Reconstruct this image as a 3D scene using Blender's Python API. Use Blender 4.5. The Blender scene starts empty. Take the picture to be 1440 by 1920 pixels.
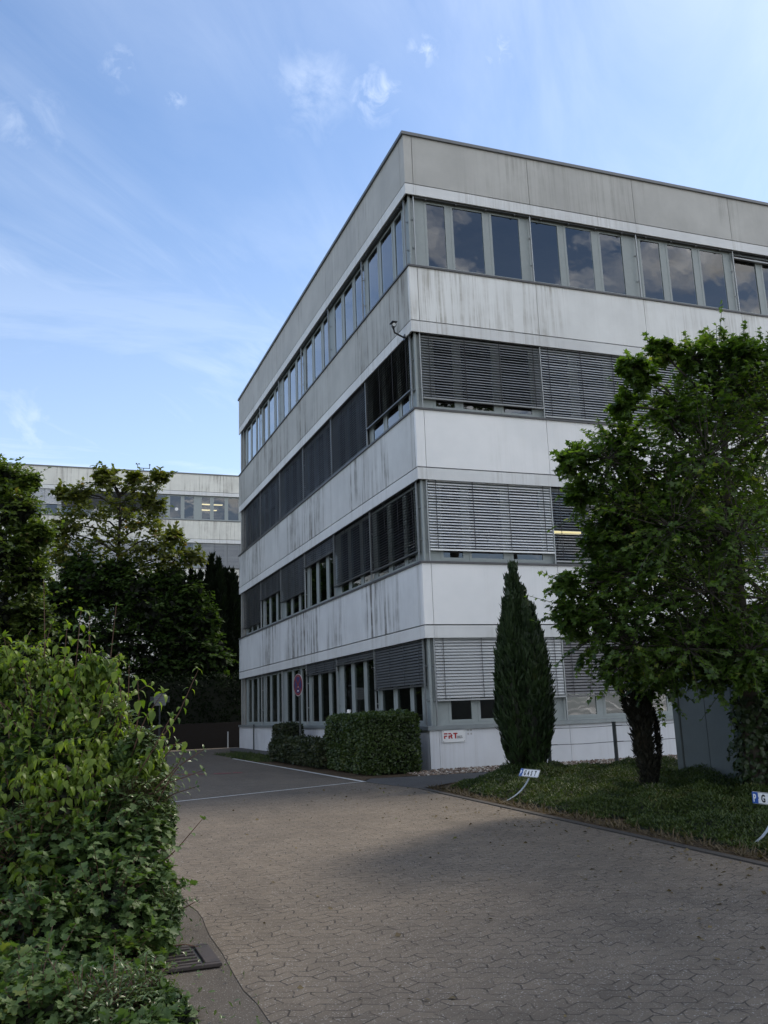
import bpy, bmesh, math, random
import numpy as np
from mathutils import Matrix, Vector
rad = math.radians
SC = bpy.context.scene
COL = SC.collection
rng = np.random.default_rng(7)
random.seed(7)

# ---------------------------------------------------------------- camera
F = 1711.93
RM = np.array([[0.93822085, -0.34420879, -0.03552388],
               [-0.04072585, -0.21178355, 0.97646768],
               [0.34363213, 0.91469560, 0.21271793]])
CP = np.array([-7.617615, -18.054004, 1.237155])
cam = bpy.data.cameras.new("camera"); camo = bpy.data.objects.new("camera", cam); COL.objects.link(camo)
cam.sensor_width = 36; cam.lens = F / 1920 * 36; cam.clip_end = 2000; cam.clip_start = .05
m = Matrix.Identity(4)
for r in range(3):
    m[r][0] = RM[0][r]; m[r][1] = RM[1][r]; m[r][2] = -RM[2][r]; m[r][3] = CP[r]
camo.matrix_world = m
SC.camera = camo

def at(u, v, t):
    """a point of the place at depth t metres along the line of sight of pixel (u, v)"""
    d = np.array([(u - 720) / F, -(v - 960) / F, 1.0]) @ RM
    return CP + d * t

def gz(x, y):
    return 0.0 if y > -2 else 0.019 * (y + 2)

# ---------------------------------------------------------------- object helpers
def tag(o, label=None, cat=None, group=None, kind=None):
    if label: o["label"] = label
    if cat: o["category"] = cat
    if group: o["group"] = group
    if kind: o["kind"] = kind
    return o

def empty(name, loc, label, cat, group=None):
    o = bpy.data.objects.new(name, None); COL.objects.link(o); o.location = loc
    o.empty_display_size = .1
    return tag(o, label, cat, group)

def link(name, me, mat=None, parent=None):
    o = bpy.data.objects.new(name, me); COL.objects.link(o)
    if mat is not None and len(me.materials) == 0:
        me.materials.append(mat)
    if parent is not None:
        o.parent = parent
        # meshes are written in world coordinates, so only a thing's own Empty needs undoing
        if parent.parent is None: o.matrix_parent_inverse = Matrix.Translation(-Vector(parent.location))
    return o

class MB:
    def __init__(s): s.v = []; s.f = []; s.mi = []
    def quad(s, a, b, c, d, mi=0):
        n = len(s.v); s.v += [tuple(a), tuple(b), tuple(c), tuple(d)]; s.f.append((n, n+1, n+2, n+3)); s.mi.append(mi)
    def hexa(s, p, mi=0):
        n = len(s.v); s.v += [tuple(q) for q in p]
        for f in ((0,3,2,1),(4,5,6,7),(0,1,5,4),(1,2,6,5),(2,3,7,6),(3,0,4,7)):
            s.f.append(tuple(n+i for i in f)); s.mi.append(mi)
    def box(s, x0, x1, y0, y1, z0, z1, mi=0):
        s.hexa([(x0,y0,z0),(x1,y0,z0),(x1,y1,z0),(x0,y1,z0),(x0,y0,z1),(x1,y0,z1),(x1,y1,z1),(x0,y1,z1)], mi)
    def pbox(s, P, s0, s1, d0, d1, z0, z1, mi=0):
        s.hexa([P(s0,d0,z0),P(s1,d0,z0),P(s1,d1,z0),P(s0,d1,z0),P(s0,d0,z1),P(s1,d0,z1),P(s1,d1,z1),P(s0,d1,z1)], mi)
    def poly(s, pts, z0, z1, mi=0, P=None):
        """prism over a 2D outline"""
        n = len(s.v); k = len(pts)
        if P is None: P = lambda a, b, c: (a, b, c)
        s.v += [tuple(P(a, b, z0)) for a, b in pts] + [tuple(P(a, b, z1)) for a, b in pts]
        s.f.append(tuple(range(n+k-1, n-1, -1))); s.f.append(tuple(range(n+k, n+2*k))); s.mi += [mi, mi]
        for i in range(k):
            j = (i+1) % k
            s.f.append((n+i, n+j, n+k+j, n+k+i)); s.mi.append(mi)
    def tube(s, pts, rads, k=6, mi=0, cap=True):
        pts = [np.array(p, float) for p in pts]
        if not hasattr(rads, '__len__'): rads = [rads]*len(pts)
        n = len(s.v)
        ref = None
        for i, p in enumerate(pts):
            d = pts[min(i+1, len(pts)-1)] - pts[max(i-1, 0)]
            d = d / (np.linalg.norm(d)+1e-9)
            if ref is None:
                ref = np.array([1.,0,0]) if abs(d[0]) < .8 else np.array([0,1.,0])
            a = np.cross(d, ref); a /= np.linalg.norm(a)+1e-9
            b = np.cross(a, d); ref = b
            ref = np.cross(d, a) * -1 if False else ref
            for q in range(k):
                t = 2*math.pi*q/k
                s.v.append(tuple(p + rads[i]*(math.cos(t)*a + math.sin(t)*b)))
        for i in range(len(pts)-1):
            for q in range(k):
                r = (q+1) % k
                s.f.append((n+i*k+q, n+i*k+r, n+(i+1)*k+r, n+(i+1)*k+q)); s.mi.append(mi)
        if cap:
            s.f.append(tuple(n+q for q in range(k-1,-1,-1))); s.mi.append(mi)
            e = n+(len(pts)-1)*k
            s.f.append(tuple(e+q for q in range(k))); s.mi.append(mi)
    def build(s, name, mat=None, parent=None, smooth=False, bevel=0, fix=True):
        me = bpy.data.meshes.new(name); me.from_pydata(s.v, [], s.f)
        mats = mat if isinstance(mat, (list, tuple)) else [mat]
        for q in mats:
            if q is not None: me.materials.append(q)
        if len(mats) > 1: me.polygons.foreach_set("material_index", s.mi)
        if fix:
            bm = bmesh.new(); bm.from_mesh(me)
            bmesh.ops.recalc_face_normals(bm, faces=bm.faces)
            if bevel:
                bmesh.ops.bevel(bm, geom=list(bm.edges), offset=bevel, segments=2, affect='EDGES', clamp_overlap=True)
            bm.to_mesh(me); bm.free()
        if smooth:
            me.polygons.foreach_set("use_smooth", [True]*len(me.polygons))
        me.update()
        return link(name, me, None, parent)

# ---------------------------------------------------------------- material helpers
class NT:
    def __init__(s, tree): s.t = tree; s.n = tree.nodes; s.l = tree.links
    def node(s, typ, **kw):
        n = s.n.new(typ)
        ins = kw.pop('ins', {})
        for k, v in kw.items(): setattr(n, k, v)
        for k, v in ins.items(): s.set(n.inputs[k], v)
        return n
    def set(s, sock, v):
        if hasattr(v, 'is_output') or isinstance(v, bpy.types.NodeSocket): s.l.new(v, sock)
        else:
            if sock.type == 'RGBA' and len(v) == 3: v = (*v, 1)
            sock.default_value = v
    def math(s, op, a, b=None, c=None, clamp=False):
        n = s.n.new('ShaderNodeMath'); n.operation = op; n.use_clamp = clamp
        s.set(n.inputs[0], a)
        if b is not None: s.set(n.inputs[1], b)
        if c is not None: s.set(n.inputs[2], c)
        return n.outputs[0]
    def vmath(s, op, a, b=None):
        n = s.n.new('ShaderNodeVectorMath'); n.operation = op
        s.set(n.inputs[0], a)
        if b is not None: s.set(n.inputs[1], b)
        return n.outputs[0]
    def mix(s, f, a, b, mode='MIX'):
        n = s.n.new('ShaderNodeMix'); n.data_type = 'RGBA'; n.blend_type = mode; n.clamp_factor = True
        s.set(n.inputs[0], f); s.set(n.inputs[6], a); s.set(n.inputs[7], b)
        return n.outputs[2]
    def ramp(s, f, stops, interp='LINEAR'):
        n = s.n.new('ShaderNodeValToRGB'); n.color_ramp.interpolation = interp
        e = n.color_ramp.elements
        while len(e) < len(stops): e.new(.5)
        for i, (p, c) in enumerate(stops):
            e[i].position = p
            e[i].color = (c, c, c, 1) if not hasattr(c, '__len__') else (*c, 1)
        s.set(n.inputs[0], f)
        return n.outputs[0]
    def mapr(s, f, a, b, c=0., d=1.):
        n = s.n.new('ShaderNodeMapRange'); n.clamp = True
        s.set(n.inputs[0], f); n.inputs[1].default_value = a; n.inputs[2].default_value = b
        n.inputs[3].default_value = c; n.inputs[4].default_value = d
        return n.outputs[0]
    def noise(s, vec, scale, detail=4, rough=.55, dist=0):
        n = s.n.new('ShaderNodeTexNoise'); n.inputs['Scale'].default_value = scale
        n.inputs['Detail'].default_value = detail; n.inputs['Roughness'].default_value = rough
        n.inputs['Distortion'].default_value = dist
        s.set(n.inputs['Vector'], vec)
        return n.outputs['Fac']
    def sep(s, v):
        n = s.n.new('ShaderNodeSeparateXYZ'); s.set(n.inputs[0], v); return n.outputs
    def comb(s, x, y, z):
        n = s.n.new('ShaderNodeCombineXYZ')
        for i, q in enumerate((x, y, z)): s.set(n.inputs[i], q)
        return n.outputs[0]
    def pos(s):
        return s.n.new('ShaderNodeNewGeometry').outputs['Position']

def newmat(name):
    m = bpy.data.materials.new(name); m.use_nodes = True
    nt = NT(m.node_tree); nt.n.clear()
    nt.out = nt.node('ShaderNodeOutputMaterial')
    return m, nt

def principled(nt, color, rough=.6, metal=0., spec=.5, bump=None, bstr=.3, bdist=.01):
    p = nt.node('ShaderNodeBsdfPrincipled')
    nt.set(p.inputs['Base Color'], color); nt.set(p.inputs['Roughness'], rough)
    nt.set(p.inputs['Metallic'], metal); nt.set(p.inputs['Specular IOR Level'], spec)
    if bump is not None:
        b = nt.node('ShaderNodeBump'); b.inputs['Strength'].default_value = bstr; b.inputs['Distance'].default_value = bdist
        nt.set(b.inputs['Height'], bump); nt.l.new(b.outputs[0], p.inputs['Normal'])
    nt.l.new(p.outputs[0], nt.out.inputs[0])
    return p

def plain(name, c, rough=.6, metal=0., spec=.5, var=.15, scale=6., bstr=.15):
    """one material with a little uneven wear"""
    m, nt = newmat(name)
    p = nt.pos()
    n1 = nt.noise(p, scale, 5, .6); n2 = nt.noise(p, scale*9, 3, .6)
    k = nt.math('ADD', nt.math('MULTIPLY', n1, .7), nt.math('MULTIPLY', n2, .3))
    f = nt.mapr(k, .3, .7)
    c = np.array(c, float)
    col = nt.mix(f, tuple(c*(1-var)), tuple(np.minimum(c*(1+var), .95)))
    r = nt.mapr(n1, .3, .7, max(rough-.08, .02), min(rough+.08, 1))
    principled(nt, col, r, metal, spec, n2, bstr, .004)
    return m

def leafmat(name, c1, c2, c3=None, trans=.35, rough=.42, tcol=None, spec=.4):
    """leaves: colour varies from leaf to leaf and in clumps"""
    m, nt = newmat(name)
    g = nt.n.new('ShaderNodeNewGeometry')
    r = g.outputs['Random Per Island']
    cl = nt.noise(g.outputs['Position'], 1.7, 2, .5)
    f = nt.math('ADD', nt.math('MULTIPLY', r, .65), nt.mapr(cl, .35, .65, -.1, .45), clamp=True)
    stops = [(0, c1), (1, c2)] if c3 is None else [(0, c1), (.6, c2), (.93, c2), (1, c3)]
    col = nt.ramp(f, stops)
    p = nt.node('ShaderNodeBsdfPrincipled')
    nt.set(p.inputs['Base Color'], col); p.inputs['Roughness'].default_value = rough
    p.inputs['Specular IOR Level'].default_value = spec
    t = nt.node('ShaderNodeBsdfTranslucent')
    nt.set(t.inputs[0], nt.mix(1.0, col, tcol or (1.6, 1.7, .7), 'MULTIPLY'))
    mx = nt.node('ShaderNodeMixShader'); mx.inputs[0].default_value = trans
    nt.l.new(p.outputs[0], mx.inputs[1]); nt.l.new(t.outputs[0], mx.inputs[2]); nt.l.new(mx.outputs[0], nt.out.inputs[0])
    return m

def panelmat(name, base, dirt, amount, patch=.0, fade=1.0):
    """coated concrete panel with rain streaks running down it"""
    m, nt = newmat(name)
    x, y, z = nt.sep(nt.pos())
    s = nt.math('ADD', x, y)
    v1 = nt.comb(nt.math('MULTIPLY', s, 5.5), 0.0, nt.math('MULTIPLY', z, .22))
    v2 = nt.comb(nt.math('MULTIPLY', s, 19.), 3.1, nt.math('MULTIPLY', z, .5))
    v3 = nt.comb(nt.math('MULTIPLY', s, .55), 7.7, nt.math('MULTIPLY', z, .28))
    v4 = nt.comb(nt.math('MULTIPLY', s, 1.0), 1.7, z)
    a = nt.noise(v1, 1., 5, .65); b = nt.noise(v2, 1., 3, .6); c = nt.noise(v3, 1., 2, .5)
    st = nt.math('ADD', nt.math('MULTIPLY', a, .62), nt.math('MULTIPLY', b, .38))
    st = nt.mapr(st, .47, .585)
    zone = nt.mapr(c, .43, .58, .05, 1.)
    brk = nt.mapr(nt.noise(v4, 2.6, 4, .6), .3, .62, .25, 1.)
    k = nt.math('MULTIPLY', nt.math('MULTIPLY', st, zone), nt.math('MULTIPLY', brk, amount), clamp=True)
    jd = nt.math('PINGPONG', nt.math('SUBTRACT', s, .25), W/2)              # runs start at the open joints too
    jr = nt.math('MULTIPLY', nt.mapr(jd, .0, .10, .55, 0.), nt.mapr(b, .40, .62, .1, 1.))
    k = nt.math('MAXIMUM', k, nt.math('MULTIPLY', jr, min(amount, .8)), clamp=True)
    gen = nt.mapr(nt.noise(v4, .9, 5, .6), .3, .7, -1., 1.)
    basecol = nt.mix(nt.math('MULTIPLY_ADD', gen, .5, .5), tuple(np.array(base)*(1-.07-patch)), tuple(np.minimum(np.array(base)*(1.05+patch*.4), .9)))
    col = nt.mix(k, basecol, dirt)
    fine = nt.noise(nt.pos(), 60, 3, .6)
    principled(nt, col, .62, 0, .35, fine, .12, .004)
    return m

M = {}
H, W = 3.5, 3.1471      # storey height, bay width
M['parapet'] = panelmat('parapet_concrete', (.475, .47, .445), (.25, .24, .215), .55, .06)
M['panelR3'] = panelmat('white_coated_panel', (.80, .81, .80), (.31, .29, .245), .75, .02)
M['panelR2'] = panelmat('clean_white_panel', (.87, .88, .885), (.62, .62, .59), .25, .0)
M['panelL3'] = panelmat('weathered_shaded_panel', (.46, .46, .435), (.165, .15, .125), 1.1, .06)  # left side base tones lowered for its weaker light; the streaks are dirt
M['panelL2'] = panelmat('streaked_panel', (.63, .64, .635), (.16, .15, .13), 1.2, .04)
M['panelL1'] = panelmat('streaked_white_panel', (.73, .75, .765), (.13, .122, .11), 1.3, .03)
M['plinth'] = panelmat('plinth_panel', (.70, .72, .76), (.40, .39, .37), .25, .03)
M['trim'] = panelmat('trim_band', (.72, .73, .73), (.34, .32, .28), .45, .02)
M['rear_panel'] = panelmat('rear_concrete', (.74, .735, .68), (.32, .30, .27), 1.0, .06)
M['zinc'] = plain('zinc_flashing', (.10, .10, .105), .5, .4, var=.25)
M['ledge'] = plain('ledge_metal', (.27, .30, .31), .45, .3, var=.15)
M['cap'] = plain('parapet_cap_metal', (.16, .165, .17), .5, .4, var=.2)
M['frame'] = plain('window_frame_paint', (.30, .335, .335), .5, 0., var=.08)
M['rail'] = plain('guide_rail_metal', (.34, .36, .37), .4, .6, var=.1)
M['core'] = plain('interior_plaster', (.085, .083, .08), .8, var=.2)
M['dark'] = plain('joint_shadow_gap', (.03, .03, .032), .8, var=.2)
M['slat'] = plain('blind_slat_grey', (.30, .31, .32), .38, .35, var=.06, scale=2)
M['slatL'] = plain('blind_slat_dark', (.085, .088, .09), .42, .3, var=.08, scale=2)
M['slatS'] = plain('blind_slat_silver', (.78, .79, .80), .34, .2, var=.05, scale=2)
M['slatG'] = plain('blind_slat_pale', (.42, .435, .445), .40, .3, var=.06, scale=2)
M['slatD'] = plain('blind_slat_brown', (.16, .16, .165), .45, .3, var=.08, scale=2)
M['slatW'] = plain('blind_slat_white', (.66, .68, .70), .45, .1, var=.05, scale=2)
M['cord'] = plain('blind_cord', (.05, .05, .055), .8, var=.1)
M['black'] = plain('black_plastic', (.018, .018, .02), .4, var=.2)
M['white'] = plain('white_paint', (.78, .78, .77), .45, var=.05)
M['steel'] = plain('galvanised_steel', (.42, .44, .45), .45, .5, var=.12)
M['post'] = plain('dark_post_paint', (.05, .058, .06), .5, .2, var=.2)

def glassmat(name, tint=(.55, .6, .6)):
    m, nt = newmat(name)
    gm = nt.n.new('ShaderNodeNewGeometry'); dt = nt.node('ShaderNodeVectorMath'); dt.operation = 'DOT_PRODUCT'
    nt.l.new(gm.outputs['Incoming'], dt.inputs[0]); nt.l.new(gm.outputs['Normal'], dt.inputs[1])
    schlick = nt.math('MULTIPLY_ADD', nt.math('POWER', nt.math('SUBTRACT', 1., nt.math('ABSOLUTE', dt.outputs['Value'])), 5.), .96, .04)
    wob = nt.noise(nt.pos(), 1.3, 2, .5)
    b = nt.node('ShaderNodeBump'); b.inputs['Strength'].default_value = .05; b.inputs['Distance'].default_value = .06
    nt.set(b.inputs['Height'], wob)
    g = nt.node('ShaderNodeBsdfGlossy'); g.inputs['Roughness'].default_value = .015
    g.inputs[0].default_value = (.95, .97, 1, 1); nt.l.new(b.outputs[0], g.inputs['Normal'])
    t = nt.node('ShaderNodeBsdfTransparent'); t.inputs[0].default_value = (*tint, 1)
    mx = nt.node('ShaderNodeMixShader')
    f = nt.math('MULTIPLY_ADD', schlick, 1.5, .06, clamp=True)
    nt.l.new(f, mx.inputs[0]); nt.l.new(t.outputs[0], mx.inputs[1]); nt.l.new(g.outputs[0], mx.inputs[2])
    nt.l.new(mx.outputs[0], nt.out.inputs[0])
    return m
M['glass'] = glassmat('window_glass')

def emitmat(name, c, s):
    m, nt = newmat(name)
    e = nt.node('ShaderNodeEmission'); e.inputs[0].default_value = (*c, 1); e.inputs[1].default_value = s
    nt.l.new(e.outputs[0], nt.out.inputs[0]); return m
M['lamp'] = emitmat('lamp_tube', (1., .80, .42), 1.1)

# ---------------------------------------------------------------- building
ZS, DJ, DT, PAR = .8887, 2.1147, 1.8369, 3.4479
TYPE_A = [(.18, .80), (1.04, 1.86), (2.10, 2.89)]
TYPE_A0 = [(.36, .86), (1.05, 1.87), (2.10, 2.88)]
TYPE_B = [(.02, .84), (1.06, 1.84), (2.08, 2.76)]
def PR(s, d, z): return (s, d, z)
def PL(s, d, z): return (d, s, z)

def slats(P, s0, s1, zt, zb, tilt, dmid=.075, pitch=.065, w=.08):
    """one blind's slats, cords and stack as a single mesh"""
    mb = MB()
    n = max(1, int((zt - zb - .03) / pitch))
    ct, sn = math.cos(rad(tilt)), math.sin(rad(tilt))
    for i in range(n):
        z = zt - .02 - i*pitch - random.uniform(0, .002)
        t = rad(tilt + random.gauss(0, 2.2) + (random.uniform(-9, 9) if random.random() < .04 else 0)); ct, sn = math.cos(t), math.sin(t)
        prof = []
        for q in (-.5, -.25, 0, .25, .5):          # q<0 = outer edge, which hangs low
            c = .010*(1-(2*q)**2)
            prof.append((dmid + q*w*ct - c*sn, z + q*w*sn + c*ct))
        for a in range(4):
            (d0, z0), (d1, z1) = prof[a], prof[a+1]
            mb.quad(P(s0,d0,z0), P(s1,d0,z0), P(s1,d1,z1), P(s0,d1,z1))
    zb = zt - .02 - n*pitch
    for k in range(4):
        s = s0 + (s1-s0)*(.06 + .88*k/3)
        mb.pbox(P, s-.006, s+.006, dmid-.043, dmid-.037, zb, zt, 1)
    return mb, zb

def window_frame(P, s0, s1, z0, z1, panes, d=.15, mull=None):
    mb = MB()
    bt, tp = z0+.10, z1-.08
    mb.pbox(P, s0, s1, d, d+.06, z0, bt); mb.pbox(P, s0, s1, d, d+.06, tp, z1)
    e = [s0]+[q for p in panes for q in p]+[s1]
    for i in range(0, len(e), 2):
        if e[i+1]-e[i] > .005:
            mb.pbox(P, e[i], e[i+1], d, d+.06, bt, tp)
    for a, b in panes:                              # the opening sash stands proud of the frame
        w = .05
        mb.pbox(P, a-w, a+.012, d-.008, d-.001, bt-w, tp+w*.6); mb.pbox(P, b-.012, b+w, d-.008, d-.001, bt-w, tp+w*.6)
        mb.pbox(P, a+.012, b-.012, d-.008, d-.001, bt-w, bt+.012); mb.pbox(P, a+.012, b-.012, d-.008, d-.001, tp-.012, tp+w*.6)
        mb.pbox(P, b+w-.004, b+w+.006, d-.004, d-.0005, bt-w, tp+w*.6)
    for i in range(6):                              # drain caps along the bottom rail
        s = s0 + (s1-s0)*(.12+.15*i)
        mb.pbox(P, s-.015, s+.015, d-.006, d-.001, z0+.02, z0+.034)
    return mb, bt, tp

def pane_mesh(P, a, b, z0, z1, d):
    mb = MB(); j = [random.uniform(-.003, .003) for _ in range(4)]
    mb.quad(P(a, d+j[0], z0), P(b, d+j[1], z0), P(b, d+j[1]+j[2], z1), P(a, d+j[0]+j[2], z1))
    return mb

def bay_panes(b, k, corner=False):
    t = TYPE_A0 if (corner and k == 0) else (TYPE_A if k % 2 == 0 else TYPE_B)
    return [(b+a, b+c) for a, c in t]

def facade(root, P, edges, blinds, panelmats, L0, L1, floors, zs, open_floors, detail=True, start_k=0, par_mat=None, lowest=1, corner=True, sill0=0., cap0=-.04):
    nb = len(edges)-1
    top = zs + (floors-1)*H + PAR
    lo = L0
    for n in range(lowest, floors+1):
        s_, t_, j_ = zs+(n-1)*H, zs+(n-1)*H+DT, zs+(n-1)*H+DJ
        nxt = top-.05 if n == floors else s_+H-.045
        pm = par_mat if n == floors else panelmats[n]
        # panels above this window row, one per bay, with open joints
        cuts = edges[:]
        if L1 - cuts[-1] > .3: cuts.append(L1)
        for a, b in zip(cuts[:-1], cuts[1:]):
            mb = MB(); mb.pbox(P, a+.007, b-.007, 0, .09, j_+.013, nxt)
            mb.build('facade_panel', pm, root)
            mb = MB(); mb.pbox(P, a+.002, b-.002, -.004, .032, t_, j_-.013)
            mb.build('trim_band', M['trim'], root)
        # backing that closes the joints, blind cavity above the window
        mb = MB()
        mb.pbox(P, lo+.11, L1-.02, .10, .16, j_-.02, nxt-.01)
        mb.pbox(P, lo+.11, L1-.02, .036, .24, t_+.09, j_-.02)
        mb.build('joint_backing', M['dark'], root)
        if n < floors:
            mb = MB(); mb.pbox(P, sill0, L1, -.035, .16, s_+H-.045, s_+H-.002)
            mb.build('window_sill', M['zinc'], root)
        # windows
        for k in range(nb):
            b0, b1 = edges[k], edges[k+1]
            f0 = b0 + (.10 if (k == 0 and corner) else 0)
            panes = bay_panes(b0, k+start_k, corner)
            w, bt, tp = window_frame(P, f0, b1, s_, t_, panes)
            wo = w.build('window', M['frame'], root)
            if (n, k) in open_floors:
                for a, c in panes:
                    pane_mesh(P, a, c, bt, tp, .158).build('pane', M['glass'], wo, fix=False)
            else:
                mb = MB()
                for a, c in panes: mb.quad(P(a,.158,bt), P(c,.158,bt), P(c,.158,tp), P(a,.158,tp))
                mb.build('glazing', M['glass'], wo, fix=False)
            spec = blinds.get((n, k))
            if spec:
                gap, tilt, mat = spec
                mb, zb = slats(P, b0+.025, b1-.025, t_+.02, s_+gap, tilt)
                bo = mb.build('blind', [M[mat], M['cord']], root, fix=False)
                mb = MB(); mb.pbox(P, b0+.02, b1-.02, .035, .115, zb-.03, zb+.005)
                mb.build('bottom_rail', M[mat], bo)
            elif detail:
                mb = MB(); mb.pbox(P, b0+.03, b1-.03, .045, .115, t_-.035, t_+.08)
                for q in range(4): mb.pbox(P, b0+.3+q*.8, b0+.34+q*.8, .04, .12, t_-.06, t_-.03)
                mb.build('raised_blind', M['slatL'], root)
        # guide rails with stand-off brackets
        if detail:
            for b in (edges if L1-edges[-1] < .3 else edges+[L1-.35]):
                mb = MB(); mb.pbox(P, b-.012, b+.012, .045, .085, s_, t_+.05)
                for q in (.28, .68):
                    zz = s_+DT*q; mb.pbox(P, b-.008, b+.008, .085, .15, zz, zz+.018); mb.pbox(P, b-.03, b+.03, .128, .135, zz-.01, zz+.03)
                mb.build('guide_rail', M['rail'], root)
    mb = MB(); mb.pbox(P, cap0, L1+.02, -.05, .4, top-.05, top+.03)
    mb.build('parapet_cap', M['cap'], root)

office = empty('office_building', (0, 0, 0), 'four storey office block with white panel bands and grey ribbon windows, nearest building', 'building')
EDR = [.215+W*k for k in range(6)]
EDL = [.2937+W*k for k in range(7)]
LR, LL = EDR[-1]+.02, 19.8876
BR = {(3,0):(.24,37,'slat'), (3,1):(.02,42,'slatG'), (3,2):(.02,44,'slatG'), (3,3):(.02,42,'slatG'), (3,4):(.02,42,'slatG'),
      (2,0):(.25,34,'slatS'), (2,1):(.03,16,'slat'), (2,2):(.03,30,'slat'), (2,3):(.03,40,'slat'), (2,4):(.03,40,'slat'),
      (1,0):(.50,58,'slatG'), (1,1):(.50,52,'slatD'), (1,2):(.50,50,'slatD'), (1,3):(.5,60,'slatD'), (1,4):(.5,60,'slatD'),
      (4,3):(1.62,10,'slat')}
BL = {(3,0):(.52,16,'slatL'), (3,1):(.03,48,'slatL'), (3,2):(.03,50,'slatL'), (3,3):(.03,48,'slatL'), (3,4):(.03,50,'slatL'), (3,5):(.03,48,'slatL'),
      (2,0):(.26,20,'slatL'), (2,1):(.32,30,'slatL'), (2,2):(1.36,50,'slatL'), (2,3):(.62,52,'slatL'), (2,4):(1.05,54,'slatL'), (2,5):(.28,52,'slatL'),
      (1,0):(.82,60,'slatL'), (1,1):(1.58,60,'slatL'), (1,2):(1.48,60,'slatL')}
openR = {(4,k) for k in range(5)} | {(3,0),(2,0),(2,1),(1,0),(1,1)}
openL = {(4,k) for k in range(6)} | {(3,0)} | {(2,k) for k in range(1,5)} | {(1,k) for k in range(6)}
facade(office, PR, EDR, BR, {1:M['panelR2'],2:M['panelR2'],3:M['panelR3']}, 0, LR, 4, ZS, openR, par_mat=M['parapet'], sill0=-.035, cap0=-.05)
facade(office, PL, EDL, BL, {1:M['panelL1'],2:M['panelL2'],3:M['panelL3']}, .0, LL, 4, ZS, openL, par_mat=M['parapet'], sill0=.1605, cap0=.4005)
# corner panels, posts
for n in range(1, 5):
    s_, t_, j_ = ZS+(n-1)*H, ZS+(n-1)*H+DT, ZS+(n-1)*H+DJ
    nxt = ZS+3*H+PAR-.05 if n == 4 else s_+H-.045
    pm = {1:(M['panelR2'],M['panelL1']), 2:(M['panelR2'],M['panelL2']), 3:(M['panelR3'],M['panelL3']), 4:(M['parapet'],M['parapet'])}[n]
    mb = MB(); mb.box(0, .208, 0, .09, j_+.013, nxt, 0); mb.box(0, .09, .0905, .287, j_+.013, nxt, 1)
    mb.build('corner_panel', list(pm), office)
    mb = MB(); mb.box(-.004, .213, -.004, .032, t_, j_-.013); mb.box(-.004, .032, .0325, .291, t_, j_-.013)
    mb.build('trim_band', M['trim'], office)
    mb = MB(); mb.box(.15, .315, .15, .21, s_, t_); mb.box(.15, .21, .2105, .39, s_, t_)
    mb.box(.10, .146, .10, .146, s_, t_+.05)
    mb.build('corner_post', M['frame'], office)
    mb = MB(); mb.box(.0, .25, .0, .30, t_+.09, j_-.02); mb.build('joint_backing', M['dark'], office)
# plinth
for P, ed, L, lo in ((PR, EDR, LR, .0), (PL, EDL, LL, .0905)):
    cuts = [lo]+ed[:]
    if L-cuts[-1] > .3: cuts.append(L)
    for a, b in zip(cuts[:-1], cuts[1:]):
        mb = MB(); mb.pbox(P, a+.004, b-.004, 0, .09, -.45, ZS-.085)
        mb.build('plinth_panel', M['plinth'], office)
    mb = MB(); mb.pbox(P, .11, L-.02, .10, .16, -.45, ZS-.1); mb.build('joint_backing', M['dark'], office)
mb = MB(); mb.box(-.045, LR, -.045, .148, ZS-.083, ZS-.002); mb.box(-.045, .148, .1485, LL, ZS-.083, ZS-.002)
mb.build('plinth_ledge', M['ledge'], office)
# rooms behind the glass: floors, ceilings and inner walls
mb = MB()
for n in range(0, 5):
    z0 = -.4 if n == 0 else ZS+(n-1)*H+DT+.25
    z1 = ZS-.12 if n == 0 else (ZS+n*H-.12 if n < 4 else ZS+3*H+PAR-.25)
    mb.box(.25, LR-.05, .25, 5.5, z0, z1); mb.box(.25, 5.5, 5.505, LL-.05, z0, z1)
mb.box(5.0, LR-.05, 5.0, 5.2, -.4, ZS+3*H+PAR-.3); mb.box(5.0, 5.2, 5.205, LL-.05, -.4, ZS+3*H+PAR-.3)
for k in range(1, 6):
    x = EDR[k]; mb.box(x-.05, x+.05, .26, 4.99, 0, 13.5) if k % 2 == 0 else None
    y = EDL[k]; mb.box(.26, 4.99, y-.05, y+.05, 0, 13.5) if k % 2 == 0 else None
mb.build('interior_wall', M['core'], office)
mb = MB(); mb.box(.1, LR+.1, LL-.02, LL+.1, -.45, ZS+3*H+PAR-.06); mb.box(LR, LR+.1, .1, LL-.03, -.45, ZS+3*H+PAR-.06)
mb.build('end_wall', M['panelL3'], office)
mb = MB(); mb.box(.35, LR, .35, LL-.05, ZS+3*H+PAR-.32, ZS+3*H+PAR-.2); mb.build('roof', M['cap'], office)

# roof edge fittings
zt = ZS+3*H+PAR+.03
o = MB(); o.box(.28, .75, .06, .36, zt+.005, zt+.07); o.tube([(.5,.2,zt+.07),(.5,.2,zt+.10)], .09, 10)
tag(o.build('roof_vent_cover', M['black'], None, bevel=.01), 'flat black cover lying on the roof edge above the building corner', 'vent cover')
o = MB(); o.tube([(.12,17.8,zt+.005),(.12,17.8,zt+.2),(.12,17.95,zt+.26),(.12,18.2,zt+.2),(.12,18.2,zt+.005)], .03, 6)
tag(o.build('roof_bracket', M['black']), 'small dark hoop on the roof edge at the far end of the long shaded facade', 'bracket')

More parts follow.
